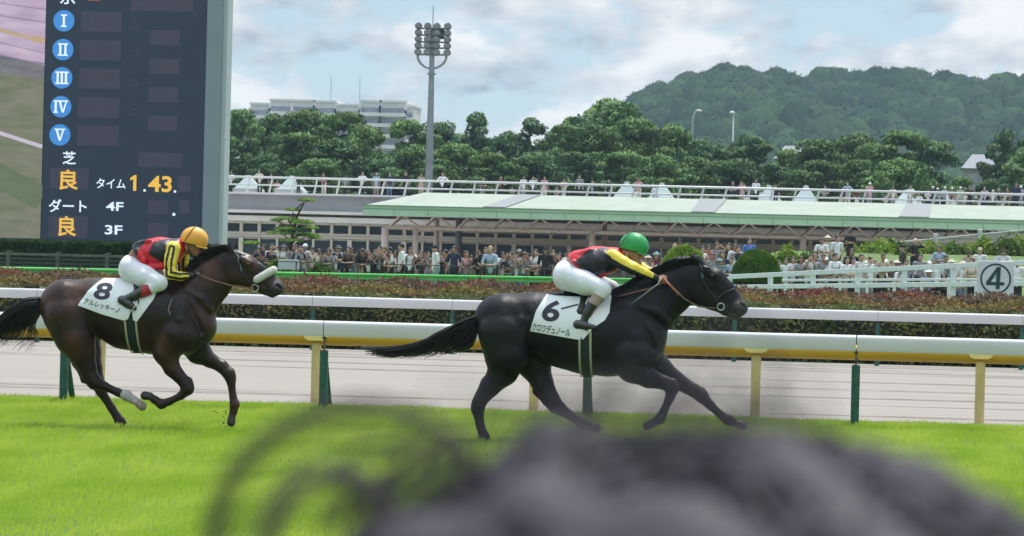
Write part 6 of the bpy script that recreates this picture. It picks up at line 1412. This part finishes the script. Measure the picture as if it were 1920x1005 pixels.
def build_pose(pose):
    torso, head, arms, leg, tr, hz_, fwd, hips = spectator(pose); o = {}
    body = [dict(q, r0=q['r0'] * .85, r1=q['r1'] * .85) for q in torso] + head + [q for a in arms for q in a[0]] + leg
    V, Q = nets(field(body, .017)); o['body'] = (V, Q, (V[Q].mean(1)[:, 2] < .085).astype(int))
    sl = []
    for sk, S3, E3 in arms: sl += [cap(S3, .062, S3 + (E3 - S3) * .85, .056, 1, .03)]
    shirt = [dict(q, r0=q['r0'] * 1.04, r1=q['r1'] * 1.04) for q in torso] + sl + [cap((0, .015, hips - .04), .150, (0, .0, hips + .12), .14, .85, .03)]
    o['top'] = nets(field(shirt, RES)) + (None,)
    o['trousers'] = nets(field(tr + [cap((-.05, .02, hips), .125, (.05, .02, hips), .125, .95, .04)], RES)) + (None,)
    hc = P3(0, -fwd - .03, hz_ + .02)
    short = [ell(hc + P3(0, .014, .030), (.088, .103, .105), 0, .01), ell(hc + P3(0, -.085, -.03), (.085, .06, .075), 0, .012, True)]
    long_ = [ell(hc + P3(0, .016, .028), (.092, .106, .108), 0, .01), cap(hc + P3(0, .055, -.03), .085, hc + P3(0, .06, -.20), .07, .7, .03), ell(hc + P3(0, -.09, -.04), (.075, .07, .085), 0, .012, True)]
    capp = [ell(hc + P3(0, .008, .045), (.094, .108, .088), 0, .01), ell(hc + P3(0, .0, -.10), (.2, .2, .10), 0, .01, True), cap(hc + P3(-.045, -.10, .035), .014, hc + P3(.045, -.10, .035), .014, 1, .03), cap(hc + P3(-.03, -.155, .028), .012, hc + P3(.03, -.155, .028), .012, 1, .05)]
    hat = [ell(hc + P3(0, .005, .045), (.092, .104, .088), 0, .01), ell(hc + P3(0, 0, .035), (.175, .18, .022), 0, .02)]
    for k_, pr in (('short', short), ('long', long_), ('cap', capp), ('hat', hat)): o[k_] = nets(field(pr, .017)) + (None,)
    mesh = {k_: np_mesh(k_, v[0], v[1], v[2]) for k_, v in o.items()}
    for k_, me in mesh.items():
        me.shade_smooth(); me.materials.append(m_skin)
        if k_ == 'body': me.materials.append(m_shoe)
    return mesh
for p_ in ('stand', 'lean', 'spread', 'phone', 'fold', 'shade', 'sit'): POSES[p_] = build_pose(p_)
COL = dict(white=(.68, .69, .70), cream=(.60, .52, .44), grey=(.24, .25, .26), black=(.016, .016, .019), navy=(.022, .030, .065), maroon=(.13, .035, .04), pink=(.55, .30, .34), lightblue=(.30, .40, .52), blue=(.08, .18, .50), brown=(.10, .065, .045),
           olive=(.055, .06, .035), teal=(.16, .30, .30), beige=(.42, .35, .26), red=(.50, .05, .07), lavender=(.36, .34, .46), paleg=(.36, .44, .38), denim=(.09, .14, .22), khaki=(.30, .25, .18), blond=(.42, .30, .16))
CN = dict(lightblue='light blue', paleg='pale green')
CM = {k_: mat('cloth_' + k_, v, .85, var=.12, scale=5, bump=.5, bscale=9) for k_, v in COL.items()}
skins = [mat('spectator_skin', (.46, .28, .20), .55, var=.08, scale=9), mat('spectator_skin_tan', (.33, .18, .12), .55, var=.08, scale=9)]
HM = dict(short='hair', long='hair', cap='cap', hat='sun_hat')
people = []
def person(px, py, top, pose, hd, hc, trs, Yp, where, zfix=None, rz=None, ylim=None, hh=None):
    """py is the crown of the head in the photograph; the height comes from the ground the person stands on"""
    Hm = 1.725 if pose != 'sit' else 1.30
    if zfix is None:
        best = None
        for Yt in np.linspace(*(ylim or (Yp, Yp)), 25):
            p = at(px, py, Yt); g_ = float(zg(p.x, Yt)); s = (p.z - g_) / Hm; e_ = abs(s - .97)
            if best is None or e_ < best[0]: best = (e_, Yt, p, g_, s)
        _, Yt, p, g_, s = best
    else:
        Yt = Yp; p = at(px, py, Yt); g_ = zfix; s = (p.z - g_) / Hm
    s = min(max(s, .74), 1.12); g_ = p.z - s * Hm if zfix is None and abs(s - (p.z - g_) / Hm) > .01 else g_
    i = len(people); o = empty('person', (p.x, Yt, g_), rz if rz is not None else random.uniform(-.35, .5)); o.scale = (s, s, s)
    M_ = POSES[pose]
    def part(nm, me, m_):
        q = bpy.data.objects.new(nm, me); C.objects.link(q); q.parent = o; q.material_slots[0].link = 'OBJECT'; q.material_slots[0].material = m_; return q
    part('body', M_['body'], skins[i % 3 == 0]); part('top', M_['top'], CM[top]); part('trousers', M_['trousers'], CM[trs])
    part(HM[hd], M_[hd], m_hair if hc == 'dark' else CM[hc])
    hn = {'short': '' if hc == 'dark' else 'fair haired ', 'long': 'long haired '}.get(hd, '')
    hat_ = f' and {CN.get(hc, hc)} {"cap" if hd == "cap" else "sun hat"}' if hd in ('cap', 'hat') else ''
    act = {'stand': 'standing', 'lean': 'leaning on the rail', 'spread': 'leaning with arms wide', 'phone': 'with hands raised to face', 'fold': 'with folded arms', 'shade': 'raising one hand', 'sit': 'sitting'}[pose]
    where_, group = where
    tag(o, f'{hn}person in {CN.get(top, top)} top{hat_} {act} {where_}', 'person', group); o['_px'] = px; people.append(o)
    return o
WL = ('behind green rail', 'crowd behind the green rail'); WM = ('near the domes', 'people around the clipped domes'); WR = ('on right mound', 'people on the mound at the right'); WT = ('on the roof terrace', 'people on the roof terrace')
LOW = """486 463 black phone short dark black;512 465 black lean short dark black;561 461 black lean short dark black;573 457 white stand cap white grey;587 467 olive stand short dark olive;612 471 navy phone short dark denim;621 466 grey lean short dark black
633 460 white fold short dark khaki;658 462 brown lean short dark denim;682 467 black lean cap black black;713 460 grey phone short dark black;722 463 maroon phone short dark black;732 463 white stand short dark black:-1.2;754 456 white stand short dark black:-1.3
787 473 black phone long dark grey;797 474 maroon phone short dark black;817 459 white stand cap black teal:-1.1;836 468 brown stand long dark olive:-1.0;852 461 navy stand short dark black;856 473 black fold long dark black;875 471 pink spread long dark denim;895 470 black lean short dark khaki
911 463 black shade short dark black;921 461 lightblue lean short blond olive;942 472 white phone short dark khaki;961 472 grey lean short dark denim;968 479 white phone short dark black;974 467 grey stand cap grey black;992 475 grey lean long dark black;1008 467 white lean short dark denim
1024 462 black stand cap black black;1036 468 black phone short dark black;1050 474 grey phone long dark black;1066 469 white lean short dark navy;1088 470 grey stand short dark black;602 474 black stand short dark black;646 472 navy stand long dark black;669 474 grey stand short dark denim;700 474 black phone short dark black;742 470 grey stand short dark black;770 472 olive stand short dark black;828 475 black phone short dark navy
884 478 grey phone short dark black;905 476 navy lean short dark khaki;930 477 navy stand short dark black;952 478 black lean long dark black;981 478 navy phone short dark denim;1000 480 black lean short dark black;1016 476 maroon lean short dark grey;540 468 grey stand short dark black;500 472 navy stand short dark black;576 473 lightblue phone short dark denim
1078 478 black phone short dark black;1100 474 white stand short dark denim;1214 478 white phone hat cream black;1222 486 pink lean short dark black;1231 472 maroon stand hat teal black;1240 484 white phone long dark black;1252 480 beige lean short dark black;1205 470 grey stand short dark black"""
def parse(txt, fn):
    for t in txt.replace('\n', ';').split(';'):
        if not t.strip(): continue
        rz = None
        if ':' in t: t, r_ = t.split(':'); rz = float(r_)
        a = t.split(); fn(float(a[0]), float(a[1]), a[2], a[3], a[4], a[5], a[6], rz)
parse(LOW, lambda px, py, top, pose, hd, hc, trs, rz: person(px, py, top, pose, hd, hc, trs, 114, WL, None, rz, (110.5, 121)))
gg = np.random.default_rng(77)
for i in range(34):
    px = 492 + i * 18.3 + gg.uniform(-5, 5); top = ['white', 'white', 'grey', 'cream', 'black', 'lightblue', 'navy', 'white', 'pink', 'olive'][gg.integers(0, 10)]
    person(px, 464 + .0253 * (px - 800) + gg.uniform(0, 9), top, ['stand', 'phone', 'lean', 'fold', 'shade', 'phone'][gg.integers(0, 6)], ['short', 'short', 'cap', 'long', 'hat', 'short'][gg.integers(0, 6)], 'dark' if gg.random() < .0 else ['dark', 'white', 'black', 'cream'][gg.integers(0, 4)] if False else 'dark', ['black', 'denim', 'khaki', 'grey'][gg.integers(0, 4)], 118, WL, None, None, (115, 121))
MID = """1265 457 paleg stand short blond khaki;1316 461 white phone short dark black;1328 459 red stand short dark black;1344 455 grey shade short dark black;1367 455 black phone short dark black;1379 457 white stand short dark black;1386 461 navy phone short dark black;1405 446 blue stand short dark navy
1348 484 teal phone hat teal black;1374 482 lightblue lean short dark navy;1303 470 white phone short dark grey;1336 474 grey stand short dark black;1358 470 navy lean long dark black;1392 474 white fold short dark black"""
parse(MID, lambda px, py, top, pose, hd, hc, trs, rz: person(px, py, top, pose, hd, hc, trs, 120, WM, None, rz, (112, 132)))
RIGHT = """1541 446 white fold short dark black;1552 441 cream stand hat cream grey;1570 441 white stand short dark black:.5;1595 431 black fold cap black black;1513 487 white phone cap cream black;1488 481 white fold short dark black;1543 476 grey lean short dark grey;1563 474 white lean short dark black;1587 481 white lean short dark khaki
1597 466 black stand short dark black;1615 476 white shade short dark grey;1631 481 white stand short dark grey:.8;1654 475 beige lean short dark black;1662 486 cream sit cap white black;1671 489 brown sit short dark black;1681 487 white sit hat cream black;1693 458 olive stand cap black olive:-1.2;1716 447 black shade short cream black
1715 489 white sit short dark black;1726 476 grey stand short dark black;1743 489 white sit cap white black;1762 460 lightblue fold short dark beige;1776 498 navy sit short dark black;1798 500 pink sit short dark black;1817 468 beige fold hat black black;1838 464 white stand cap beige khaki;1882 466 white fold hat black grey;1503 480 grey lean long dark black
1528 484 black stand short dark black;1576 488 grey sit short dark black;1604 488 navy sit long dark black;1643 488 grey sit short dark black;1700 486 grey stand short dark grey;1752 492 cream sit short dark black;1784 486 grey stand hat cream black;1825 500 maroon sit short dark black;1908 486 white stand short dark black;1900 500 grey sit cap white black
1556 490 pink lean short dark black;1620 494 maroon sit short dark black;1530 470 grey stand short dark black;1788 505 white sit short dark denim;1740 504 lavender sit hat white black;1765 500 black sit short dark black;1810 497 teal sit short dark black;1712 500 navy sit short dark denim;1475 484 white stand short dark khaki;1521 476 white phone short dark black;1550 482 white lean cap white grey;1600 482 cream stand short dark black;1625 488 white sit hat cream black;1651 492 white sit cap white black;1690 496 white sit short dark denim;1730 497 white sit hat white black;1758 488 white stand short dark black;1806 489 white stand hat cream grey;1826 484 cream lean short dark black;1774 478 grey stand short dark denim;1460 488 grey sit short dark black;1500 494 white sit cap white black"""
parse(RIGHT, lambda px, py, top, pose, hd, hc, trs, rz: person(px, py, top, pose, hd, hc, trs, 125, WR, None, rz, (114, 158) if pose != 'sit' else (114, 128)))
TER = """433 321 white lean short dark black;488 318 cream spread short dark black;508 325 black stand short dark black:.9;520 338 pink sit long dark white;608 324 maroon lean short dark cream;679 322 white spread short dark black;706 324 lightblue stand cap grey khaki;731 324 navy stand short dark denim;761 322 black stand short dark black;790 325 beige stand short dark beige;829 323 white spread short dark black
937 330 maroon spread short dark black;982 330 white stand short dark grey;999 331 white shade short dark black;1021 331 pink stand short dark cream;1057 334 beige lean long dark khaki;1087 328 grey stand short dark black;1142 336 black stand short dark black;1198 333 pink spread short dark cream;1376 340 navy lean short dark black;1392 341 pink phone long dark beige;1418 336 white stand short dark black
1590 341 lightblue spread short dark cream;1607 364 maroon stand short dark white;1631 342 pink stand cap white grey;1707 347 white spread short dark grey;1749 349 navy stand cap white black;1758 352 grey stand cap white black;1783 351 brown lean cap white cream;1801 350 paleg stand cap white khaki;1819 348 black spread short dark black;1847 350 lavender spread short dark black;1874 351 black spread short dark grey;1906 342 navy stand short dark navy;1914 348 lavender stand cap white grey
548 345 white sit short dark grey;960 352 grey sit short dark black;1044 350 grey sit short dark grey;1400 352 navy sit short dark white;1430 355 white sit short dark navy;1724 362 white sit short dark white;1660 368 beige sit short dark black;1580 358 maroon stand short dark beige;1740 356 white fold short dark black;1768 357 white stand short dark navy;1795 362 beige sit long dark black;1830 368 navy sit cap cream black;1890 362 grey stand short dark black;648 330 grey stand short dark black;905 333 black lean short dark grey;1110 338 grey phone short dark black;1230 345 white sit short dark grey;1455 346 black stand short dark navy;1545 347 grey lean short dark black;1675 349 cream stand short dark grey;1862 356 white stand cap white black;1890 352 brown lean short dark khaki;560 332 black stand short dark black;1770 350 lightblue lean cap white black;1808 360 white sit short dark grey"""
zT = float(st.location.z + zr['par_t'] + .02)
cnt_ = [0]
def ter(px, py, top, pose, hd, hc, trs, rz):
    Yt = WY + .35 + (.9 if pose == 'sit' else .0) + (cnt_[0] % 3) * .15; cnt_[0] += 1
    person(px, py, top, pose, hd, hc, trs, Yt, WT, zT, rz)
parse(TER, ter)
uniq(people)
# crowd barrier the front row leans on
b0, b1 = at(440, 500, 110.2), at(1375, 500, 110.2); cb = empty('crowd_barrier', (b0.x, 110.2, float(zg(b0.x, 110.2)))); tag(cb, 'dark low crowd barrier with thin rails before the left crowd', 'barrier')
m_bar = mat('barrier_dark', (.05, .06, .06), .5, .3, var=.2, scale=6); ln = b1.x - b0.x
for z in (.98, .62, .25): MB().tube([(0, 0, z), (ln, 0, z)], .018, 6).build('rail', m_bar, cb)
for i in range(9): MB().tube([(i * ln / 8, 0, -.1), (i * ln / 8, 0, .99)], .024, 6).build('post', m_bar, cb)

# ================================================================== the person right in front of the camera, seen from behind and far out of focus
NY = .60; sN = NY / FPX
hc_ = at(1330, 780, NY); Rh = .104; cen = Vector((hc_.x + .004, NY + .02, hc_.z - Rh - .004))
np_ = empty('person', (cen.x, cen.y, EYE - 1.72)); tag(np_, 'person seen from behind right in front of the camera, dark hair far out of focus', 'person')
def N3(x, y, z): return (x, y, cen.z + z - np_.location.z)
nb = [ell(N3(0, .0, -.02), (.078, .095, .115), 0, .02), cap(N3(0, .0, -.10), .06, N3(0, -.0, -.22), .055, 1, .03), cap(N3(-.17, 0, -.30), .06, N3(.17, 0, -.30), .06, 1, .06), cap(N3(0, .0, -.32), .13, N3(0, .02, -.75), .13, .8, .06),
      cap(N3(-.2, 0, -.32), .055, N3(-.25, .02, -.6), .045, 1, .04), cap(N3(.2, 0, -.32), .055, N3(.25, .02, -.6), .045, 1, .04), cap(N3(0, .10, -.03), .012, N3(0, .125, -.05), .014, 1, .01),
      cap(N3(-.25, .02, -.6), .042, N3(-.20, -.0, -.83), .03, 1, .03), cap(N3(.25, .02, -.6), .042, N3(.20, .0, -.83), .03, 1, .03),
      cap(N3(-.09, .02, -.78), .09, N3(-.10, .02, -1.2), .06, 1, .04), cap(N3(.09, .02, -.78), .09, N3(.10, .02, -1.2), .06, 1, .04), cap(N3(-.10, .02, -1.2), .06, (-.10, .02, .08), .045, 1, .04), cap(N3(.10, .02, -1.2), .06, (.10, .02, .08), .045, 1, .04),
      cap((-.10, .04, .05), .045, (-.11, .16, .04), .035, 1, .03), cap((.10, .04, .05), .045, (.11, .16, .04), .035, 1, .03)]
for s in (-1, 1):
    H3 = np.array(N3(s * .19, .01, -.88)); nb.append(cap(np.array(N3(s * .20, 0, -.83)), .028, H3, .03, 1, .012))
    for o_, l in ((-.028, .06), (-.010, .075), (.010, .07), (.027, .055)): nb.append(cap(H3 + P3(0, o_, 0), .011, H3 + P3(-s * .01, o_, -l), .009, 1, .004))
    nb.append(cap(H3 + P3(0, .03, .03), .012, H3 + P3(0, .05, -.02), .010, 1, .006))
sculpt('body', nb, .012, m_skin, np_)
sculpt('top', [dict(q, r0=q['r0'] * 1.1, r1=q['r1'] * 1.1) for q in nb[2:6]], .014, CM['navy'], np_)
sculpt('trousers', [dict(q, r0=q['r0'] * 1.15, r1=q['r1'] * 1.2) for q in nb[9:13]] + [cap(N3(-.06, .02, -.76), .12, N3(.06, .02, -.76), .12, .9, .04)], .016, CM['black'], np_)
m_nh = mat('soft_dark_hair', (0.038, 0.030, 0.040), .7, col2=(0.078, 0.065, 0.080), scale=11, stretch=(1, 1, 1), spec=.25)
g = np.random.default_rng(4)
hp = [ell(N3(0, 0, -.005), (Rh, Rh * 1.0, Rh), 0, .02)]
for i in range(42):
    a = g.uniform(0, 2 * PI); e_ = g.uniform(-.2, 1.1); c = np.array([math.cos(a) * math.cos(e_), math.sin(a) * math.cos(e_), math.sin(e_)]) * Rh * .93
    t_ = np.cross(c, g.normal(size=3)); t_ /= np.linalg.norm(t_); hp.append(cap(P3(*N3(*(c - t_ * .03))), .009, P3(*N3(*(c * 1.01 + t_ * .03))), .007, 1, .01))
hp.append(cap(N3(0, -.04, -.06), .085, N3(0, -.05, -.19), .06, .8, .03))
hair, _ = sculpt('hair', hp, .0045, m_nh, np_)
m = MB()
def frame_px(px, py, Y): p = at(px, py, Y); return (p.x - np_.location.x, p.y - np_.location.y, p.z - np_.location.z)
def lock(pts, Y, r, n=3, jit=3, seed=0):
    gg = np.random.default_rng(seed)
    for q in range(n):
        P_ = []; ox, oy = gg.normal() * jit, gg.normal() * jit; dy = gg.normal() * .006
        for i in range(len(pts) - 1):
            for t in (0, .25, .5, .75):
                p0 = np.array(pts[max(i - 1, 0)]); p1 = np.array(pts[i]); p2 = np.array(pts[i + 1]); p3 = np.array(pts[min(i + 2, len(pts) - 1)])
                c = .5 * ((2 * p1) + (-p0 + p2) * t + (2 * p0 - 5 * p1 + 4 * p2 - p3) * t * t + (-p0 + 3 * p1 - 3 * p2 + p3) * t ** 3); P_.append(frame_px(c[0] + ox, c[1] + oy, Y + dy))
        m.tube(P_, r, 5)
lock([(405, 1090), (410, 1000), (440, 910), (495, 843), (560, 800), (640, 772), (720, 765), (800, 785), (865, 830), (910, 900)], .58, .00065, 9, 7, 1)
lock([(505, 1060), (520, 985), (555, 920), (610, 888), (665, 892), (715, 930), (755, 985), (800, 1050)], .60, .0007, 8, 9, 2)
lock([(450, 1080), (470, 1000), (520, 930), (590, 860), (690, 830), (780, 850)], .62, .0003, 5, 14, 3)
lock([(640, 1000), (700, 940), (770, 880), (830, 840)], .62, .0004, 6, 18, 5)
lock([(690, 1010), (760, 960), (840, 900), (910, 860)], .62, .0005, 9, 22, 6)
for i in range(95):      # flyaway hairs above the crown
    a = g.uniform(640, 1500); h = abs(g.normal()) * 75 + 20; w_ = g.uniform(80, 260); yb = 800 + abs(a - 1300) ** 2 / 2400
    lock([(a - w_ * .5, min(yb + 60, 1000)), (a - w_ * .25, yb - h * .5), (a, yb - h), (a + w_ * .3, yb - h * .7), (a + w_ * .5, yb + 40)], g.uniform(.5, .66), g.uniform(.00014, .00026), 1, 1, 100 + i)
for i in range(260):     # hair lying along the head
    a = g.uniform(0, 2 * PI); el = g.uniform(-.1, 1.45); d0 = np.array([math.cos(a) * math.cos(el), math.sin(a) * math.cos(el), math.sin(el)])
    t_ = np.cross(d0, np.array([.3, .2, 1.0]) + .5 * g.normal(size=3)); t_ /= np.linalg.norm(t_); P_ = []
    for q in np.linspace(-.5, .5, 8): d = d0 + t_ * q; d /= np.linalg.norm(d); P_.append(N3(*(d * (Rh + .004 + .006 * g.random() * (.3 + q * q) - .005))))
    m.tube(P_, g.uniform(.0004, .0012), 5)
m.build('loose_hair', m_nh, hair, True)
# ================================================================== air
hz_m = bpy.data.materials.new('haze_air'); hz_m.use_nodes = True; n_ = hz_m.node_tree.nodes; n_.clear()
ho = n_.new('ShaderNodeOutputMaterial'); pv = n_.new('ShaderNodeVolumePrincipled'); pv.inputs['Color'].default_value = (.60, .80, 1, 1); pv.inputs['Density'].default_value = .00013; pv.inputs['Anisotropy'].default_value = .25
hz_m.node_tree.links.new(pv.outputs[0], ho.inputs['Volume'])
hb = MB().box((0, 1100, 56), (3060, 2440, 116)).build('haze', hz_m); tag(hb, 'thin pale haze over the far hill and houses', 'haze', kind='stuff')
